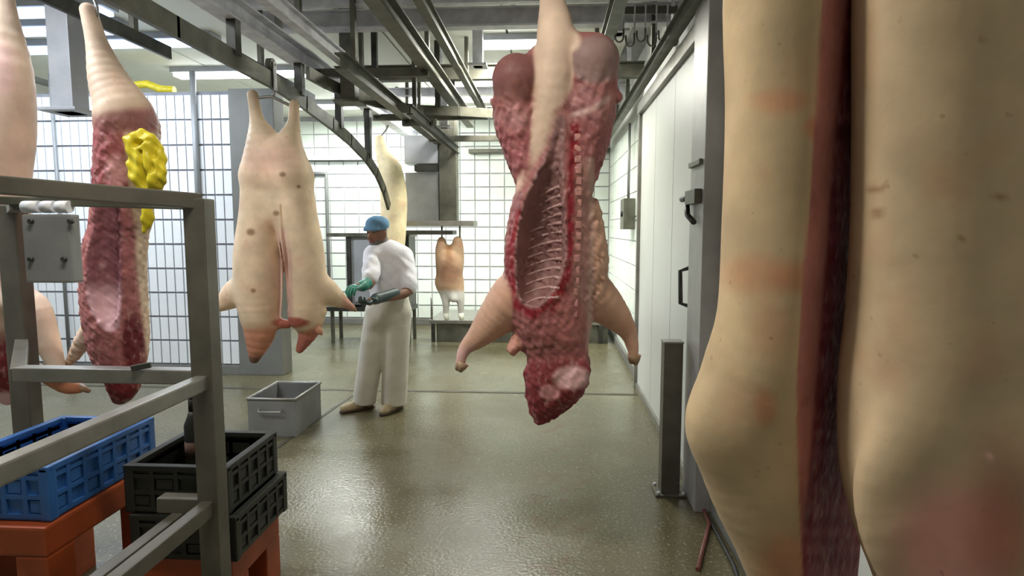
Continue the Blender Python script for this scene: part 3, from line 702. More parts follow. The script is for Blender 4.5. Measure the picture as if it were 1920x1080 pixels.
# ---- pale whole carcass seen from the back, by the worker
def pale_carcass():
    A = Plane(4.3); s = A.s; f = Field()
    f.chain(A.pts([(474, 178, 0), (482, 225, 0), (496, 275, 0), (492, 330, 0)]), [10*s, 13*s, 32*s, 40*s], 0.05, 1.2)
    f.chain(A.pts([(552, 196, 0), (550, 235, 0), (540, 280, 0), (546, 330, 0)]), [9*s, 12*s, 28*s, 40*s], 0.05, 1.2)
    f.chain(A.pts([(492, 330, 0), (490, 400, 0), (483, 480, .0), (485, 545, 0), (488, 590, .0)]), [38*s, 39*s, 43*s, 43*s, 37*s], 0.03, 1.1)
    f.chain(A.pts([(546, 330, 0), (554, 400, 0), (568, 480, 0), (572, 545, 0), (574, 590, 0)]), [38*s, 39*s, 40*s, 39*s, 34*s], 0.03, 1.1)
    f.cone(A.p(520, 300, 0), A.p(522, 400, 0), 38*s, 30*s, 0.05, 1.2)
    # split down the back
    for dy in (-.24, -.16, -.08, 0, .08, .16, .24):           # the saw cut runs right through
        f.chain(A.pts([(526, 425 if dy > -.1 else 385, dy), (530, 450, dy), (534, 500, dy), (534, 640, dy)]), [1.5*s, 3*s, 5*s, 6*s], 0.006, 3.2, 'split', 'sub')
    f.chain(A.pts([(485, 358, -.20), (525, 368, -.215), (560, 356, -.20)]), [8*s, 12*s, 8*s], 0.05, 1.0, 'crease', 'sub')
    f.chain(A.pts([(478, 535, 0), (447, 548, 0), (422, 566, 0), (403, 580, 0)]), [32*s, 28*s, 17*s, 7*s], 0.035, 1.0, 'leg')
    f.chain(A.pts([(580, 530, 0), (608, 545, .04), (632, 560, .14), (648, 569, .2), (660, 577, .26)]), [32*s, 26*s, 17*s, 10*s, 7*s], 0.035, 1.0, 'leg')
    f.chain(A.pts([(488, 590, 0), (487, 625, -.02), (477, 672, -.04)]), [32*s, 29*s, 10*s], 0.03, 0.9, 'head')
    f.cone(A.p(505, 605, 0), A.p(540, 608, .02), 14*s, 8*s, 0.03, 1, 'head')
    f.chain(A.pts([(578, 590, 0), (580, 618, 0), (562, 655, -.02)]), [26*s, 20*s, 8*s], 0.04, 0.9, 'head')
    f.cone(A.p(585, 590, -.02), A.p(605, 585, 0), 18*s, 8*s, 0.03, 1, 'head')
    r = empty('pig_carcass', A.p(480, 690), 'pale whole pig carcass split down the back beside the worker', 'carcass', 'hanging pig carcasses')
    def colour(V, n):
        u, v = A.uv(V); P = Paint(len(V), SKIN, 0.0)
        P.mix(.7*ell(u, v, 505, 300, 46, 34, .9), (0.84, 0.52, 0.40))
        P.mix((1-smooth(f.near('split', V.astype(np.float32)), 0.004, 0.02))*smooth(v, 420, 440), (0.62, 0.40, 0.32), .4)
        hd = 1-smooth(f.near('head', V.astype(np.float32)), 0, .03)
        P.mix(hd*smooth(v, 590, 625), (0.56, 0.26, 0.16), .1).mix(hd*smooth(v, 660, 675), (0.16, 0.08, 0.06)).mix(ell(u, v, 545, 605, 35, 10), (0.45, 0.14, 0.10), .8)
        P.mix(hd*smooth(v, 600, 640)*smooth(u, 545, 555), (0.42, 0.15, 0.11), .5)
        for (a, b, c) in ((530, 327, 6), (518, 400, 6), (470, 435, 8), (475, 545, 5), (560, 350, 4)): P.mix(ell(u, v, a, b, c, c*.8, .5), (0.33, 0.21, 0.12))
        P.mix(smooth(u, 635, 650)*smooth(v, 545, 555), (0.60, 0.32, 0.25), .1)
        return P.c
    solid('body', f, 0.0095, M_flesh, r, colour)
    for (a, b) in (((404, 579, 0), (394, 585, 0)), ((660, 576, .255), (667, 583, .28))):
        MB().tube([A.p(*a), A.p(*b)], [6*s, 3*s], 10).build('hoof', M_hoof, r)
    for (a, b) in (((470, 612, -.06), (462, 640, -.08)), ((592, 612, -.04), (604, 628, -.05))):
        MB().tube([A.p(*a), (A.p(*a)+A.p(*b))/2, A.p(*b)], [5*s, 8*s, 2*s], 8).build('ear', mat('ear_skin', (0.50, 0.24, 0.15), 0.5), r)
    z = A.p(474, 176)[2]
    gambrel((A.p(474, 184)[0], 4.3, z-.03), (A.p(552, 184)[0], 4.3, A.p(552, 202)[2]), 4.3, z-0.05, 2.677, -1.95, 'spreader bar on a trolley holding the pale whole carcass by both hind legs')
pale_carcass()

# ---- red split carcass behind the steel stand
def red_carcass():
    A = Plane(3.0); s = A.s; f = Field((.006, 75., A.p(0, 760)[2], A.p(0, 215)[2]))
    f.chain(A.pts([(166, 20, .02), (182, 80, .02), (205, 150, .02), (232, 205, .02)]), [14*s, 18*s, 33*s, 46*s], 0.05, 1.2, 'shank')
    f.chain(A.pts([(240, 235, .03), (238, 310, .03), (230, 400, .03)]), [50*s, 50*s, 46*s], 0.04, 1.3)
    f.chain(A.pts([(230, 400, .03), (215, 480, .03), (215, 560, .03), (222, 640, .03), (228, 680, .03)]), [46*s, 54*s, 56*s, 52*s, 42*s], 0.04, 1.1)
    f.chain(A.pts([(228, 680, .02), (232, 720, 0), (226, 742, 0)]), [40*s, 30*s, 18*s], 0.03, 1, 'head')
    f.chain(A.pts([(180, 615, .06), (150, 650, .06), (133, 676, .06)]), [26*s, 15*s, 9*s], 0.03, 1, 'leg')
    f.chain(A.pts([(200, 380, -.12), (190, 470, -.13), (190, 560, -.13), (205, 610, -.12)]), [16*s, 26*s, 24*s, 10*s], 0.02, 1.3, 'cavity', 'sub')
    f.chain(A.pts([(205, 270, -.17), (215, 340, -.16)]), [10*s, 12*s], 0.02, 1.3, 'pelvis', 'sub')
    r = empty('pig_carcass', A.p(228, 755), 'red split pig carcass with a yellow bag hanging behind the steel stand', 'carcass', 'hanging pig carcasses')
    def colour(V, n):
        u, v = A.uv(V); P = Paint(len(V), MEAT, 1.0)
        P.mix(1-smooth(v+0.2*(u-240), 190, 225), (0.74, 0.56, 0.43), 0)
        P.mix(ell(u, v, 243, 232, 58, 26, .4), (0.25, 0.105, 0.10), .3)
        P.mix(band(v, 250, 360, 15), (0.36, 0.11, 0.12), 1).mix(ell(u, v, 220, 320, 25, 30), (0.62, 0.30, 0.32), .9)
        P.mix(smooth(u-0.10*(v-400), 242, 252)*smooth(v, 240, 260)*(1-smooth(v, 640, 690)), (0.74, 0.56, 0.43), 0)
        P.mix(ell(u, v, 250, 640, 22, 50), (0.14, 0.025, 0.03), 1)
        P.mix(ell(u, v, 225, 440, 30, 60), (0.34, 0.12, 0.13), 1)
        cav = 1-smooth(f.near('cavity', V.astype(np.float32)), .004, .02); P.mix(cav, (0.26, 0.10, 0.12), .7).mix(cav*smooth(v, 520, 560), (0.70, 0.42, 0.46), .3)
        P.mix(1-smooth(f.near('head', V.astype(np.float32)), 0, .02), (0.16, 0.02, 0.022), 1)
        P.mix((1-smooth(f.near('leg', V.astype(np.float32)), 0, .02))*(1-smooth(u, 160, 185)), (0.74, 0.56, 0.43), 0)
        P.mix(smooth(n[:, 1], .2, .5)*smooth(v, 220, 240), (0.74, 0.56, 0.43), 0)
        return P.c
    solid('body', f, 0.009, M_flesh, r, colour)
    MB().tube([A.p(134, 674, .06), A.p(126, 690, .06)], [9*s, 4*s], 10).build('hoof', M_hoof, r)
    q = A.p(166, 14)
    hook('meat_hook', -2.30, 3.02, 2.885, q[2]-0.06, 'steel trolley hook holding the red split carcass behind the stand', 'trolley hooks carrying carcasses', q[0])
    # crumpled yellow plastic bag on its flank
    t = empty('yellow_bag', A.p(272, 435, -.2), 'crumpled yellow plastic bag hanging on the red split carcass', 'bag')
    g = Field((.007, 42., 1., 3.))
    g.ball(A.p(274, 300, -.165), (36*s, .045, 50*s), .02); g.ball(A.p(262, 272, -.165), (26*s, .04, 24*s), .02); g.ball(A.p(290, 330, -.165), (22*s, .04, 26*s), .02)
    g.chain(A.pts([(266, 340, -.165), (274, 380, -.16), (276, 408, -.16), (270, 434, -.16)]), [13*s, 9*s, 10*s, 3*s], .02)
    for (a, b, rr) in (((262, 285, -.21), (266, 345, -.21), 5), ((282, 270, -.215), (280, 320, -.215), 4), ((250, 270, -.205), (276, 262, -.21), 4), ((292, 345, -.21), (298, 300, -.2), 3.5)):
        g.cone(A.p(*a), A.p(*b), rr*s, rr*s, .008, 2.5, 'crease', 'sub')
    def ycol(V, n):
        return Paint(len(V), (0.66, 0.54, 0.03), 0).c
    solid('bag', g, .007, M_bag, t, ycol)
red_carcass()

# ---- pale carcass at the far left edge
def edge_carcass():
    A = Plane(3.05); s = A.s; f = Field()
    f.chain(A.pts([(2, -70, 0), (5, 20, 0), (5, 130, 0), (0, 240, 0), (-10, 330, 0), (-15, 440, 0), (-10, 540, 0), (-5, 620, 0)]), [12*s, 22*s, 46*s, 55*s, 56*s, 58*s, 52*s, 40*s], 0.05, 1.1)
    f.chain(A.pts([(10, 560, -.02), (60, 575, -.04), (84, 630, -.04), (108, 690, -.04)]), [34*s, 29*s, 24*s, 14*s], 0.04, 1, 'leg')
    f.chain(A.pts([(-5, 620, 0), (8, 690, 0), (15, 745, 0)]), [40*s, 36*s, 16*s], 0.03, 1, 'head')
    f.chain(A.pts([(60, 690, .05), (120, 722, .05), (150, 728, .05)]), [12*s, 16*s, 10*s], 0.03, 1, 'foot')
    f.cone(A.p(20, 690, .04), A.p(70, 695, .05), 20*s, 12*s, 0.03)
    r = empty('pig_carcass', A.p(15, 765), 'pale carcass with a long pale foreleg hanging behind the stand post farthest from the door', 'carcass', 'hanging pig carcasses')
    def colour(V, n):
        u, v = A.uv(V); P = Paint(len(V), (0.78, 0.60, 0.48), 0)
        P.mix(ell(u, v, 5, 130, 25, 50, .5), (0.80, 0.55, 0.50), 0)
        P.mix(1-smooth(f.near('head', V.astype(np.float32)), 0, .02), (0.20, 0.035, 0.04), 1)
        P.mix(ell(u, v, 10, 755, 30, 20), (0.65, 0.42, 0.44), .4)
        P.mix(1-smooth(f.near('foot', V.astype(np.float32)), 0, .015), (0.42, 0.18, 0.10), .1)
        return P.c
    solid('body', f, 0.010, M_flesh, r, colour)
    MB().tube([A.p(150, 726, .05), A.p(168, 734, .05)], [9*s, 4*s], 10).build('hoof', M_hoof, r)
    q = A.p(2, -75)
    hook('meat_hook', -2.86, 3.07, 2.945, q[2]-0.04, 'steel trolley hook holding the pale carcass at the stand post', 'trolley hooks carrying carcasses', q[0])
edge_carcass()

# ---- big pale carcass close to the camera, two halves
def near_carcass():
    A = Plane(1.15); s = A.s; f = Field()
    f.chain(A.pts([(1590, -700, .1), (1565, -520, .1), (1510, -320, .1), (1490, -60, .1), (1488, 200, .1), (1480, 420, .1), (1468, 600, .1), (1440, 720, .12), (1422, 800, .135), (1440, 900, .14), (1478, 1010, .145), (1500, 1120, .145), (1510, 1300, .1), (1490, 1460, .1)]),
            [24*s, 34*s, 105*s, 128*s, 126*s, 127*s, 127*s, 136*s, 138*s, 126*s, 112*s, 96*s, 80*s, 35*s], 0.05, 1.0)
    f.chain(A.pts([(1560, -250, .17), (1570, 0, .17), (1566, 300, .17), (1556, 600, .17), (1545, 800, .17), (1548, 1000, .17), (1552, 1200, .17)]), [90*s, 118*s, 122*s, 122*s, 118*s, 114*s, 90*s], 0.04, 1.2)
    f.ball(A.p(1374, 800, .10), (.085, .07, .085), 0.05)
    c0 = at(1546, 400, 1.165); c1 = at(1606, 400, 1.255); tt = c1-c0
    CUT = np.array([tt[1], -tt[0], -.020*np.hypot(tt[0], tt[1])]); CUT /= np.linalg.norm(CUT)
    f.plane(c0, CUT, 0.008)
    f.rough = None
    g = Field()
    g.chain(A.pts([(1700, -760, -.02), (1720, -560, -.02), (1760, -330, -.02), (1785, -60, -.02), (1784, 200, -.02), (1780, 420, -.02), (1772, 600, -.02), (1762, 720, -.02), (1755, 850, -.02), (1762, 950, -.02), (1780, 1060, -.02), (1790, 1180, 0), (1760, 1320, 0), (1700, 1450, 0)]),
            [24*s, 32*s, 115*s, 152*s, 155*s, 157*s, 162*s, 166*s, 162*s, 150*s, 132*s, 108*s, 80*s, 35*s], 0.05, 0.9)
    g.chain(A.pts([(1765, 760, -.10), (1715, 850, -.11), (1700, 930, -.11), (1735, 1030, -.11), (1790, 1150, -.06)]), [50*s, 72*s, 84*s, 90*s, 60*s], 0.06, 0.55)
    g.chain(A.pts([(1870, 620, -.03), (1862, 900, -.03), (1850, 1060, -.03)]), [40*s, 42*s, 40*s], 0.04)
    r = empty('pig_carcass', A.p(1620, 1480), 'big pale split pig carcass hanging close to the right wall', 'carcass', 'hanging pig carcasses')
    def colf(V, n):
        u, v = A.uv(V); P = Paint(len(V), (0.64, 0.47, 0.28), 0)
        for (a, b, ru, rv, kk) in ((1465, 190, 55, 22, .5), (1530, 240, 22, 22, .8), (1420, 515, 60, 35, .45), (1500, 520, 50, 30, .6), (1435, 765, 20, 32, .6), (1450, 620, 40, 60, .3), (1545, 560, 25, 60, .7)):
            P.mix(kk*ell(u, v, a, b, ru, rv, .6), (0.70, 0.27, 0.14))
        P.mix(ell(u, v, 1480, 1060, 60, 60, .6)*.7, (0.62, 0.24, 0.13))
        cut = smooth(n @ CUT, 0.90, 0.97)
        nz = 0.5+0.5*np.sin(v*0.11+3*np.sin(v*0.031)); nf = np.clip((V[:, 1]-1.165)/0.095, 0, 1)
        meat = Paint(len(V), (0.24, 0.028, 0.040), 1.0); meat.mix(nz*.5, (0.42, 0.12, 0.14), 1.0); meat.mix((1-smooth(nf, .05, .22)), (0.56, 0.22, 0.19), .5)
        P.c = P.c*(1-cut[:, None])+meat.c*cut[:, None]
        return P.c
    def colg(V, n):
        u, v = A.uv(V); P = Paint(len(V), (0.62, 0.46, 0.29), 0)
        P.mix(ell(u, v, 1790, 1020, 110, 110, .5), (0.78, 0.38, 0.30)).mix(.75*ell(u, v, 1880, 980, 55, 130, .9), (0.40, 0.13, 0.08), .1)
        for (a, b, c) in ((1640, 355, 16), (1645, 400, 14), (1875, 370, 12), (1840, 72, 8), (1800, 448, 6)): P.mix(.7*ell(u, v, a, b, c, c*.5, .6), (0.30, 0.15, 0.07))
        P.mix(ell(u, v, 1855, 857, 10, 7, .3), (0.85, 0.50, 0.42))
        return P.c
    solid('half_body', f, 0.008, M_flesh, r, colf)
    solid('half_body', g, 0.009, M_flesh, r, colg)
    # backbone pieces showing along the cut
    for i in range(9):
        vv = 230+i*52; p_ = at(1588-0.03*(vv-230), vv, 1.36); y = f.hit_y(p_[0], p_[2], 0.8, 1.6)
        if y: MB().tube([(p_[0], y+.004, p_[2]+.014), (p_[0]+.003, y, p_[2]), (p_[0], y+.004, p_[2]-.014)], [.006, .011, .006], 8).build('vertebra', M_rib, r)
    z = A.p(1560, -765)[2]
    gambrel(A.p(1590, -690, .1), A.p(1700, -750, -.02), 1.20, A.p(1590, -690, .1)[2]-.01, 2.995, 0.58, 'spreader bar on a trolley holding the big near carcass')
near_carcass()

# ---- far carcasses
def far_small():
    A = Plane(8.1); s = A.s; f = Field()
    f.chain(A.pts([(828, 452, 0), (830, 470, 0), (842, 490, 0), (842, 530, 0)]), [8*s, 14*s, 25*s, 24*s], 0.06, 1.0)
    f.chain(A.pts([(858, 452, 0), (856, 470, 0), (845, 490, 0)]), [9*s, 14*s, 24*s], 0.06)
    f.chain(A.pts([(832, 530, 0), (836, 562, -.05), (836, 590, -.05)]), [16*s, 8*s, 5*s], 0.05, 1, 'leg')
    f.chain(A.pts([(855, 530, 0), (863, 560, -.05), (864, 588, -.05)]), [15*s, 8*s, 5*s], 0.05, 1, 'leg')
    f.chain(A.pts([(843, 530, 0), (846, 548, -.05), (850, 560, -.1)]), [16*s, 11*s, 7*s], 0.05)
    r = empty('small_carcass', A.p(845, 602), 'small brown carcass hanging under the hoist shelf by the back wall', 'carcass')
    def colour(V, n):
        u, v = A.uv(V); P = Paint(len(V), (0.52, 0.34, 0.22), 0)
        P.mix(seg(u, v, [(842, 440), (842, 490)], 6, 4), (0.36, 0.20, 0.10), .2).mix(ell(u, v, 842, 512, 22, 24, .5), (0.34, 0.19, 0.12), .4)
        P.mix(smooth(v, 540, 550), (0.60, 0.58, 0.54)); return P.c
    solid('body', f, 0.016, M_flesh, r, colour)
    for u0 in (836, 864): MB().tube([A.p(u0, 588, -.05), A.p(u0+2, 600, -.07)], [6*s, 4*s], 8).build('hoof', mat('pale_hoof', (0.7, 0.7, 0.6), 0.5), r)
far_small()
def far_pale():
    A = Plane(7.64); s = A.s; f = Field()
    f.chain(A.pts([(712, 262, 0), (718, 285, 0), (732, 320, 0), (738, 370, 0), (738, 420, 0), (736, 470, 0), (735, 520, 0)]), [9*s, 14*s, 22*s, 25*s, 24*s, 22*s, 14*s], 0.05, 1.0)
    r = empty('pig_carcass', A.p(735, 540), 'yellowish pale carcass side hanging by the lower end of the drop rail', 'carcass', 'hanging pig carcasses')
    def colour(V, n):
        u, v = A.uv(V); P = Paint(len(V), (0.80, 0.68, 0.44), 0); return P.c
    solid('body', f, 0.016, M_flesh, r, colour)
    q = A.p(712, 266)
    r2 = empty('meat_hook', (q[0], 7.64, q[2]), 'long hook joining the pale galvanised beam to the yellowish far carcass', 'hook', 'trolley hooks carrying carcasses')
    MB().tube([(-2.0, 7.64, 2.865), (-2.02, 7.64, 2.82), (q[0]-.01, 7.64, q[2]+.04), (q[0], 7.64, q[2]-.05)], 0.012, 8).build('hook', M_steel, r2)
far_pale()

# ================================================================== HOIST COLUMN, SHELF, CABINET, PLATFORM at the back
def hoist():
    Y = 8.0
    X = lambda px: X_at(px, Y)
    Zp = lambda py: at(900, py, Y)[2]
    r = empty('hoist_column', (X(838), Y+.1, 0), 'dark steel hoist column with grey cover panels before the back wall', 'hoist')
    MB().box((X(824), Y+.02, Zp(424)), (X(856), Y+.24, 3.15), 0.01).build('column', M_galvd, r)
    MB().box((X(760), Y, Zp(306)), (X(822), Y+.3, Zp(252)), 0.012).build('motor_box', M_lgrey, r)
    MB().box((X(778), Y+.01, Zp(320)), (X(822), Y+.28, Zp(308)), 0.004).build('bracket', M_dark, r)
    MB().box((X(760), Y+.04, Zp(418)), (X(822), Y+.22, Zp(322)), 0.008).build('cover_panel', M_grey, r)
    MB().box((X(738), Y-.10, Zp(424)), (X(890), Y+.34, Zp(414)), 0.005).build('shelf', M_steel, r)
    MB().box((X(690), Y-.06, Zp(440)), (X(850), Y+.30, Zp(432)), 0.005).build('lower_shelf', M_dark, r)
    for u in (826, 860): MB().tube([(X(u), Y+.1, Zp(424)), (X(u), Y+.1, Zp(451))], 0.012).build('hook', M_steel, r)
    c = empty('steel_cabinet', (X(700), Y+.5, 0), 'grey steel cabinet with dark frame standing behind the worker', 'cabinet')
    Y2 = 8.3; X2 = lambda px: X_at(px, Y2); Z2 = lambda py: at(700, py, Y2)[2]
    MB().box((X2(655), Y2+.02, Z2(572)), (X2(760), Y2+.4, Z2(444)), 0.01).build('body', M_grey, c)
    MB().box((X2(648), Y2, Z2(580)), (X2(656), Y2+.42, Z2(438)), 0.004).build('frame_post', M_dark, c)
    MB().box((X2(758), Y2, Z2(580)), (X2(766), Y2+.42, Z2(438)), 0.004).build('frame_post', M_dark, c)
    MB().box((X2(612), Y2-.02, Z2(444)), (X2(768), Y2+.44, Z2(437)), 0.004).build('top', M_galvd, c)
    MB().box((X2(608), Y2-.02, Z2(584)), (X2(768), Y2+.44, Z2(576)), 0.004).build('base_shelf', M_dark, c)
    for u in (614, 760): 
        MB().box((X2(u), Y2+.02, 0), (X2(u+6), Y2+.06, Z2(576)), 0.003).build('leg', M_galvd, c)
        MB().box((X2(u), Y2+.36, 0), (X2(u+6), Y2+.40, Z2(576)), 0.003).build('leg', M_galvd, c)
    MB().box((X2(662), Y2+.005, Z2(566)), (X2(705), Y2+.02, Z2(450)), 0.004).build('door', M_lgrey, c)
    p = empty('work_platform', (X(990), 8.7, 0), 'low steel work platform with dark skirt along the back wall', 'platform')
    Y3 = 8.45; X3 = lambda px: X_at(px, Y3)
    MB().box((X3(802), Y3, 0.26), (0.84, 9.6, 0.31), 0.006).build('deck', M_steel, p)
    MB().box((X3(815), Y3+.05, 0.0), (0.82, Y3+.08, 0.26), 0.004).build('skirt', M_galvd, p)
    for u in (806, 915, 1020, 1125): MB().box((X3(u), Y3+.0, 0), (X3(u)+.05, Y3+.05, 0.26), 0.004).build('leg', M_dark, p)
    for u in (806, 1120): MB().tube([(X3(u), Y3+.06, 0.31), (X3(u), Y3+.06, 0.62)], 0.016).build('stanchion', M_steel, p)
hoist()
# pipes and boxes on the walls
def pipe(name, pts, r_, m, label, cat='pipe'):
    return MB().tube(pts, r_, 10).build(name, m, label=label, cat=cat)
p0 = at(612, 325, 9.95)
pipe('wall_pipe', [(at(575, 325, 9.95)[0], 9.94, p0[2]), (p0[0], 9.94, p0[2]), (p0[0], 9.94, p0[2]-.1), (p0[0], 9.94, 0.3)], 0.03, M_grey, 'grey pipe bending down the back wall beside the pale carcass')
z = at(640, 297, 9.95)[2]
MB().box((-4.4, 9.86, z-.03), (X_at(700, 9.9), 9.98, z+.03), 0.006).build('cable_tray', M_galv, label='galvanised cable tray along the back wall', cat='tray')
z = at(930, 283, 9.9)[2]
MB().box((X_at(880, 9.9), 9.86, z-.03), (X_at(1180, 9.9), 9.98, z+.03), 0.006).build('cable_tray', M_galvd, label='dark cable tray on the back wall behind the middle carcass', cat='tray')
for px, nm in ((113, 'thin grey conduit down the tiled partition behind the red carcass'), (374, 'thick blue grey pipe down the tiled partition near the column')):
    x = X_at(px, LY-.05); pipe('wall_pipe', [(x, LY-.045, TOP+.2), (x, LY-.045, 1.2 if px > 200 else .1)], 0.03 if px > 200 else 0.018, M_grey, nm)
pipe('yellow_hose', [(X_at(235, LY), LY+.05, TOP+.14), (X_at(255, LY), LY+.03, TOP+.08), (X_at(285, LY), LY+.06, TOP+.10), (X_at(310, LY), LY+.05, TOP+.04), (X_at(335, LY), LY+.05, TOP+.03)], 0.04, M_yellow, 'yellow hose lying along the top of the tiled partition', 'hose')
YB = 7.0
sb = empty('switch_box', (WX-.06, YB, 1.75), 'dark switch box with conduit on the tiled part of the right wall', 'switch box')
MB().box((WX-.14, YB-.16, 1.58), (WX-.012, YB+.16, 1.92), .01).build('case', M_galvd, sb)
MB().tube([(WX-.07, YB, 1.92), (WX-.07, YB, 2.75)], .016).build('conduit', M_grey, sb)
MB().tube([(WX-.16, YB-.05, 1.75), (WX-.14, YB-.05, 1.75)], .03).build('knob', M_black, sb)
pipe('wall_pipe', [(WX-.05, 6.22, 2.8), (WX-.05, 6.22, 1.72), (WX-.09, 6.22, 1.66)], .014, M_grey, 'thin pipe with a tap beside the white cold room door')

# ================================================================== WORKER
def worker():
    A = Plane(5.2); s = A.s; p = A.p
    root = empty('person', (p(708, 780)[0], 5.2, 0), 'person in blue cap, white shirt and wide off-white trousers holding the pale carcass', 'person')
    hc = p(708, 436, -.02)
    fd = np.array([-.45, -.86, -.18]); fd /= np.linalg.norm(fd)         # face direction
    sd = np.cross(fd, [0, 0, 1]); sd /= np.linalg.norm(sd); up = np.cross(sd, fd)
    H = lambda a, b, c: hc+sd*a+fd*b+up*c
    sL = p(757, 482, .02); sR = p(700, 478, -.05)
    eL = p(768, 543, -.12); wL = p(706, 560, -.42); eR = p(694, 528, -.28); wR = p(680, 536, -.46)
    b = Field()
    b.ball(hc, (.078, .085, .108), .03, 'head'); b.cone(H(0, .02, -.03), H(0, .045, -.085), .068, .048, .03, name='jaw')
    b.cone(H(0, .088, .01), H(0, .108, -.025), .010, .016, .012, name='nose')
    for q in (-1, 1):
        b.ball(H(q*.078, -.005, -.01), (.014, .02, .028), .008)
        b.ball(H(q*.03, .098, .018), (.018, .018, .012), .01, 'eye', 'sub')
        b.cone(H(q*.012, .088, .032), H(q*.045, .076, .034), .010, .008, .01)
    b.cone(H(-.02, .09, -.055), H(.02, .09, -.055), .009, .009, .008, name='mouth')
    b.cone(hc-np.array([0, 0, .07]), p(728, 476, 0), .052, .062, .03)
    b.chain([p(729, 478, 0), p(730, 520, 0), p(732, 560, 0)], [.12, .125, .125], .06, .8)
    b.cone(sL, sR, .06, .06, .05)
    b.chain([sL, eL, wL], [.055, .045, .032], .03); b.chain([sR, eR, wR], [.055, .045, .032], .03)
    hL = p(716, 575, 0); hR = p(742, 575, 0)
    b.chain([hL, p(694, 670, -.03), p(684, 757, 0)], [.085, .062, .045], .04); b.chain([hR, p(738, 670, -.02), p(737, 765, 0)], [.085, .062, .045], .04)
    # hands stay inside the gloves, joined to the arms
    tL = p(668, 578, -.60); tR = p(656, 540, -.60)
    b.cone(wL, wL+(tL-wL)*.35, .03, .03, .02); b.cone(wR, wR+(tR-wR)*.35, .03, .03, .02)
    def colour(V, n):
        P = Paint(len(V), (0.24, 0.125, 0.085), 0.0); W = V.astype(np.float32)
        P.mix(1-smooth(b.near('mouth', W), .0, .006), (0.20, 0.07, 0.06))
        q = V-hc; a, c, e = q @ sd, q @ fd, q @ up
        P.mix((e < -.058)*(e > -.14)*(c > -.02)*1.0*(1-(1-smooth(b.near('mouth', W), .0, .006))), (0.16, 0.15, 0.15))
        P.mix((c < -.01)*(e > -.06)*(e < .2)*1.0, (0.10, 0.10, 0.10))
        return P.c
    solid('body', b, .0085, M_human, root, colour)
    for q in (-1, 1):
        e = MB(); c = H(q*.03, .076, .018)
        bmesh.ops.create_uvsphere(e.bm, u_segments=10, v_segments=8, radius=.013, matrix=Matrix.Translation([float(k) for k in c]))
        e.build('eye', mat('eye_dark', (.05, .04, .035), .2), root)
    # cap
    c = Field(); c.ball(H(0, -.008, .058), (.098, .098, .075), .02); c.cone(H(-.06, .075, .040), H(.06, .075, .040), .018, .018, .03); c.ball(H(0, -.02, .085), (.09, .09, .055), .02)
    c.plane(H(0, 0, .026), -up, .006)
    cap = solid('cap', c, .008, M_cap, root)
    # shirt
    f = Field(); f.chain([p(729, 484, 0), p(729, 520, 0), p(731, 562, 0)], [.158, .168, .165], .06, .82)
    f.cone(sL+np.array([-.02, 0, 0]), sR+np.array([.02, 0, 0]), .082, .082, .06)
    f.chain([sL, eL+(sL-eL)*.12], [.085, .078], .035); f.chain([sR, eR+(sR-eR)*.15], [.082, .074], .035)
    f.cone(p(729, 478, 0), p(724, 464, -.01), .09, .066, .03)
    f.ball(p(690, 520, -.05), (.05, .06, .08), .05)
    f.rough = (.008, 26., .9, 1.42)
    f.cone(hc-np.array([0, 0, .02]), p(722, 462, -.01), .056, .060, .012, op='sub')
    solid('shirt', f, .010, M_shirt, root)
    # trousers, wide, cut at the hems
    t = Field(); t.chain([p(731, 548, 0), p(731, 585, 0)], [.160, .178], .05, .85)
    t.chain([p(712, 585, 0), p(697, 660, -.02), p(680, 775, 0)], [.128, .108, .100], .02, .9)
    t.chain([p(744, 585, 0), p(742, 660, -.02), p(737, 790, 0)], [.130, .116, .114], .02, .9)
    t.chain([p(716, 610, -.16), p(711, 680, -.14), p(708, 780, -.12)], [.006, .022, .030], .03, 2.4, op='sub')
    t.plane((0, 0, p(700, 757)[2]), (0, 0, -1), .008)
    t.plane((0, 0, p(700, 552)[2]), (0, 0, 1), .008)
    solid('trousers', t, .011, M_trouser, root)
    # shoes
    for (u, v, dx, dy) in ((680, 775, -.17, -.16), (739, 780, -.06, -.20)):
        base = p(u, v); base[2] = 0
        q = Field(); d = np.array([dx, dy, 0]); d /= np.linalg.norm(d)
        q.chain([base+np.array([0, 0, .055])-d*.06, base+d*.07+np.array([0, 0, .045]), base+d*.17+np.array([0, 0, .036])], [.052, .046, .036], .03)
        q.cone(base+np.array([0, 0, .06])-d*.04, base+np.array([0, 0, .12])-d*.04, .05, .05, .02)
        q.plane((0, 0, .016), (0, 0, -1), .004)
        sh = solid('shoe', q, .008, M_shoe, root)
        so = Field(); so.chain([base+np.array([0, 0, .02])-d*.065, base+d*.07+np.array([0, 0, .02]), base+d*.175+np.array([0, 0, .02])], [.054, .050, .040], .02); so.plane((0, 0, .020), (0, 0, 1), .003); so.plane((0, 0, .001), (0, 0, -1), .003)
        solid('sole', so, .008, M_sole, sh)
    # gloves: cuff, palm, four fingers and a thumb each
    def glove(el, wr, tip, nrm, side, m):
        g = Field(); d = tip-wr; d /= np.linalg.norm(d); nrm = np.array(nrm, float); nrm -= d*(nrm @ d); nrm /= np.linalg.norm(nrm); sdv = np.cross(d, nrm)*side
        g.cone(wr+(el-wr)*.55, wr, .047, .042, .02); g.cone(wr, wr+d*.03, .038, .036, .02)
        for k in (-1, 0, 1): g.cone(wr+d*.03+sdv*k*.018, wr+d*.095+sdv*k*.026, .020, .017, .015)
        for k, (off, ln) in enumerate(((-.036, .062), (-.012, .076), (.012, .072), (.035, .056))):
            a = wr+d*.095+sdv*off; b1 = a+d*ln*.5+nrm*ln*.12; c1 = b1+d*ln*.28+nrm*ln*.42; e1 = c1-d*ln*.05+nrm*ln*.35
            g.chain([a, b1, c1, e1], [.0115, .011, .0105, .009], .004)
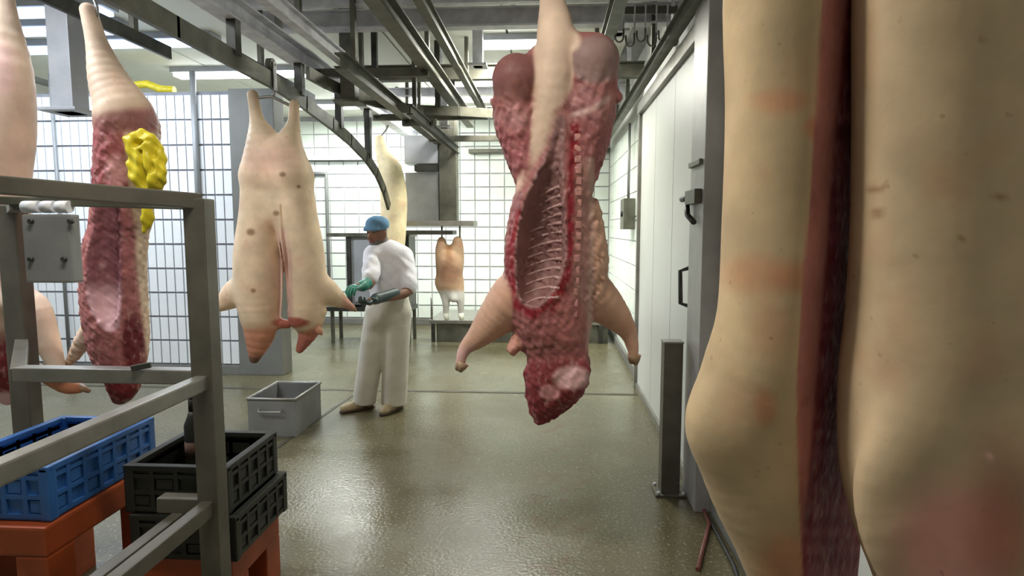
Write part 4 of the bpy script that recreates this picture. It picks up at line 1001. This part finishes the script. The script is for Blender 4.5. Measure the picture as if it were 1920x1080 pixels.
        a = wr+d*.035-sdv*.038; g.chain([a, a+d*.035-sdv*.028+nrm*.012, a+d*.062-sdv*.030+nrm*.034], [.014, .0125, .010], .006)
        solid('glove', g, .0055, m, root)
    glove(eR, wR, tR, (-.2, -.1, -1), 1, M_glove)
    glove(eL, wL, tL, (-.3, -.2, 1), 1, M_gloved)
worker()

# ================================================================== STEEL BIN on the floor
def steel_bin():
    Y = 4.45; x0 = X_at(450, Y); x1 = X_at(542, Y); y1 = Y+.52; h = .29; t = .012
    r = empty('steel_bin', ((x0+x1)/2, Y+.26, 0), 'open grey steel bin standing on the floor beside the pale carcass', 'bin')
    MB().box((x0, Y, 0), (x1, y1, .015), .003).build('bottom', M_grey, r)
    for lo, hi in (((x0, Y, .012), (x1, Y+t, h)), ((x0, y1-t, .012), (x1, y1, h)), ((x0, Y+t, .012), (x0+t, y1-t, h)), ((x1-t, Y+t, .012), (x1, y1-t, h))):
        MB().box(lo, hi, .003).build('side_panel', M_grey, r)
    e = .012
    MB().tube([(x0, Y, h), (x1, Y, h), (x1, y1, h), (x0, y1, h)], e, 8, True).build('rim', M_steel, r)
    MB().tube([(x0+.1, Y-.012, h-.07), (x0+.1, Y-.035, h-.09), (x1-.1, Y-.035, h-.09), (x1-.1, Y-.012, h-.07)], .007, 8).build('handle', M_steel, r)
steel_bin()

# ================================================================== BOLLARD and floor hose at the door
def bollard():
    Y = 3.62; x = X_at(1266, Y); r = empty('steel_bollard', (x, Y, 0), 'short square steel bollard guarding the white cold room door', 'bollard')
    z1 = at(1266, 642, Y)[2]
    MB().box((x-.055, Y-.05, .012), (x+.055, Y+.05, z1), .006).build('post', M_steelw, r)
    MB().box((x-.058, Y-.053, z1), (x+.058, Y+.053, z1+.012), .004).build('cap', M_steel, r)
    MB().box((x-.09, Y-.08, 0), (x+.09, Y+.08, .014), .003).build('foot_plate', M_galvd, r)
    for a in (-1, 1):
        for b in (-1, 1): MB().tube([(x+a*.073, Y+b*.065, .012), (x+a*.073, Y+b*.065, .03)], .009, 6).build('bolt', M_galv, r)
bollard()
pts = [at(1290, 925, 3.68), at(1312, 945, 3.5), at(1330, 985, 3.2), at(1318, 1040, 2.95), at(1308, 1085, 2.75)]
pipe('floor_hose', [(q[0], q[1], .012) for q in pts], .011, M_hose, 'thin red brown hose lying on the floor by the bollard', 'hose')
pts = [at(1300, 930, 3.6), at(1340, 1000, 3.15), at(1375, 1075, 2.8), at(1400, 1140, 2.5)]
pipe('floor_cable', [(q[0], q[1], .010) for q in pts], .010, M_black, 'black cable lying on the floor along the door wall', 'cable')

# ================================================================== STEEL FRAME, near left
def frame():
    Y = 2.1; T = .075
    q = lambda px, py, Yy=Y: at(px, py, Yy)
    xr = q(388, 700)[0]; xl = q(35, 700)[0]
    zr = q(385, 703)[2]; zb = q(400, 945)[2]; zt = q(365, 378)[2]
    r = empty('steel_stand', ((xr+xl)/2, Y-.4, 0), 'grey square-tube steel stand around the blue crate', 'stand')
    MB().box((xr-T/2, Y-T/2, 0), (xr+T/2, Y+T/2, zt+.01), .006).build('post', M_steelw, r)
    YL = 2.70; xl2 = q(38, 600, YL)[0]
    MB().box((xl2-T/2-.01, YL-T/2, 0), (xl2+T/2+.01, YL+T/2, q(35, 385, YL)[2]), .006).build('post', M_steelw, r)
    MB().beam((xl2, YL, zr-.01), (xl, Y, zr-.01), .05, .05, .004).build('middle_bar', M_steelw, r)
    MB().beam((xl2, YL, q(35, 392, YL)[2]), q(30, 384, 2.16), .04, .04, .004).build('top_inner_bar', M_galvd, r)
    pL = q(-60, 342, 1.72); pR = q(376, 378, Y)
    MB().beam(pL, pR, .055, .055, .005).build('top_bar', M_steelw, r)
    MB().beam(q(-30, 375, 2.16), q(372, 386, 2.16), .03, .03, .004).build('top_inner_bar', M_galvd, r)
    MB().box((xl, Y-.03, zr-.03), (xr, Y+.03, zr+.022), .005).build('middle_bar', M_steel, r)
    MB().beam((xr, Y, zr-.02), (xr, .55, zr-.02), .045, .052, .006).build('side_rail', M_steel, r)
    MB().beam((xr, Y, zb), (xr, .55, zb), .045, .055, .006).build('lower_rail', M_steelw, r)
    MB().beam((xr-.12, Y, zb-.05), (xr-.12, .55, zb-.05), .045, .05, .006).build('lower_rail', M_steelw, r)
    MB().box((q(302, 940)[0], Y-.028, zb-.028), (xr, Y+.028, zb+.028), .005).build('lower_bar', M_steelw, r)
    MB().box((xr-T/2, .55, 0), (xr+T/2, .55+T, zr+.01), .006).build('post', M_steelw, r)
    # grey control plate under the top bar
    a = q(48, 402, 2.14); b = q(146, 530, 2.14)
    pl = MB().box((a[0], 2.12, b[2]), (b[0], 2.17, a[2]), .008).build('control_plate', M_grey, r)
    for (u, v) in ((60, 486), (122, 486), (60, 415), (134, 415)): 
        c = q(u, v, 2.12); MB().tube([(c[0], 2.108, c[2]), (c[0], 2.125, c[2])], .009, 8).build('bolt', M_dark, pl)
    for (u, w_) in ((60, .03), (92, .022), (120, .022)):
        c = q(u, 388, 2.14); MB().tube([(c[0]-w_, 2.14, c[2]), (c[0]+w_, 2.14, c[2])], .022, 12).build('roller', M_galv, r)
    c = q(265, 690, 2.07); MB().beam((c[0]-.03, 2.06, c[2]+.0), (c[0]+.03, 2.08, c[2]+.01), .015, .02, .003).build('clip', M_dark, r)
frame()

# ================================================================== CRATES
def crate(name, x0, x1, y0, y1, z0, z1, m, label, group, nx=6, ny=4, rows=2, tilt=0):
    r = empty(name, ((x0+x1)/2, (y0+y1)/2, z0), label, 'crate', group)
    t = .006
    MB().box((x0+.01, y0+.01, z0), (x1-.01, y1-.01, z0+.012), .003).build('base', m, r)
    def wall(axis, fixed, a, b, outward):
        w_ = MB(); H_ = z1-z0
        def bx(p, q, za, zb, dep):
            f0, f1 = sorted((fixed-outward*0.004, fixed+outward*dep))
            if axis == 'y': w_.box((f0, p, za), (f1, q, zb))
            else: w_.box((p, f0, za), (q, f1, zb))
        bx(a, b, z0+.01, z1-.01, 0.001)
        n = ny if axis == 'x' else nx
        for i in range(n+1):
            c = a+(b-a)*i/n; bx(max(a, c-.009), min(b, c+.009), z0+.012, z1-.02, .012)
        for k in range(rows+1):
            zc = z0+.018+(H_-.06)*k/rows; bx(a, b, zc-.008, zc+.008, .011)
        for i in range(n):                                   # raised panels in a checker like the moulded slots
            for k in range(rows):
                if (i+k) % 2 == 0:
                    c0 = a+(b-a)*i/n+.016; c1 = a+(b-a)*(i+1)/n-.016; za = z0+.018+(H_-.06)*k/rows+.014; zb_ = z0+.018+(H_-.06)*(k+1)/rows-.014
                    if c1 > c0 and zb_ > za: bx(c0, c1, za, zb_, .007)
        w_.build('side_wall', m, r)
    wall('y', x1-.014, y0+.015, y1-.015, 1); wall('y', x0+.014, y0+.015, y1-.015, -1)
    wall('x', y0+.014, x0+.015, x1-.015, -1); wall('x', y1-.014, x0+.015, x1-.015, 1)
    rim = MB()
    for lo, hi in (((x0, y0, z1-.022), (x1, y0+.03, z1)), ((x0, y1-.03, z1-.022), (x1, y1, z1)), ((x0, y0+.03, z1-.022), (x0+.03, y1-.03, z1)), ((x1-.03, y0+.03, z1-.022), (x1, y1-.03, z1))):
        rim.box(lo, hi, .004)
    rim.build('rim', m, r)
    for cx in (x0, x1):
        for cy in (y0, y1):
            ax_ = min(cx, cx+(.04 if cx == x0 else -.04)); ay_ = min(cy, cy+(.04 if cy == y0 else -.04))
            MB().box((ax_, ay_, z0+.002), (ax_+.04, ay_+.04, z1-.002), .008).build('corner_post', m, r)
    return r
def pallet_box(name, x0, x1, y0, y1, z1, m, label, group):
    r = empty(name, ((x0+x1)/2, (y0+y1)/2, 0), label, 'pallet box', group)
    MB().box((x0, y0, z1-.11), (x1, y1, z1), .010).build('deck', m, r)
    for cx in (x0, x1-.12):
        for cy in (y0, y1-.13): MB().box((cx, cy, .04), (cx+.12, cy+.13, z1-.11), .008).build('leg', m, r)
    for cx in (x0, x1-.12): MB().box((cx, y0, 0), (cx+.12, y1, .05), .006).build('runner', m, r)
    MB().box((x0+.03, y0+.13, .05), (x0+.045, y1-.13, z1-.11), .003).build('inner_panel', m, r)
    return r
bx1 = at(290, 790, 2.62)[0]
zt = 0.73
crate('plastic_crate', bx1-.44, bx1, 2.02, 2.62, zt-.205, zt, M_blue, 'blue plastic crate on top of the orange pallet box inside the steel stand', 'plastic crates', 7, 5, 2)
pallet_box('pallet_box', bx1-.46, bx1+.01, 1.98, 2.64, zt-.206, M_orange, 'tall orange brown plastic pallet box under the blue crate', 'orange plastic pallet boxes')
gx = at(522, 832, 2.62)[0]
pallet_box('pallet_box', gx-.42, gx-.01, 2.20, 2.62, .30, M_orange, 'low orange brown pallet box under the black crates', 'orange plastic pallet boxes')
crate('plastic_crate', gx-.40, gx+.025, 2.18, 2.64, .302, .482, M_blk, 'dark green black plastic crate, lower one of the stack by the stand post', 'plastic crates', 5, 4, 2)
crate('plastic_crate', gx-.42, gx-.005, 2.19, 2.62, .484, .675, M_blk, 'dark green black plastic crate, upper one of the stack by the stand post', 'plastic crates', 5, 4, 2)
# dark bottle standing in the upper black crate
def bottle():
    c = at(362, 830, 2.5); x, y, z = c[0], 2.5, .497
    r = empty('bottle', (x, y, z), 'slim dark bottle standing in the upper black crate', 'bottle')
    MB().tube([(x, y, z), (x, y, z+.02), (x, y, z+.24), (x, y, z+.28), (x, y, z+.30)], [.030, .033, .033, .018, .013], 14).build('body', M_blk, r)
    MB().tube([(x, y, z+.30), (x, y, z+.36)], .012, 10).build('neck', M_blk, r)
    MB().tube([(x, y, z+.36), (x, y, z+.385)], .015, 10).build('cap', M_hose, r)
    MB().tube([(x, y, z+.10), (x, y, z+.17)], .0338, 14).build('label_band', mat('brown_paper', (.10, .05, .035), .8), r)
bottle()
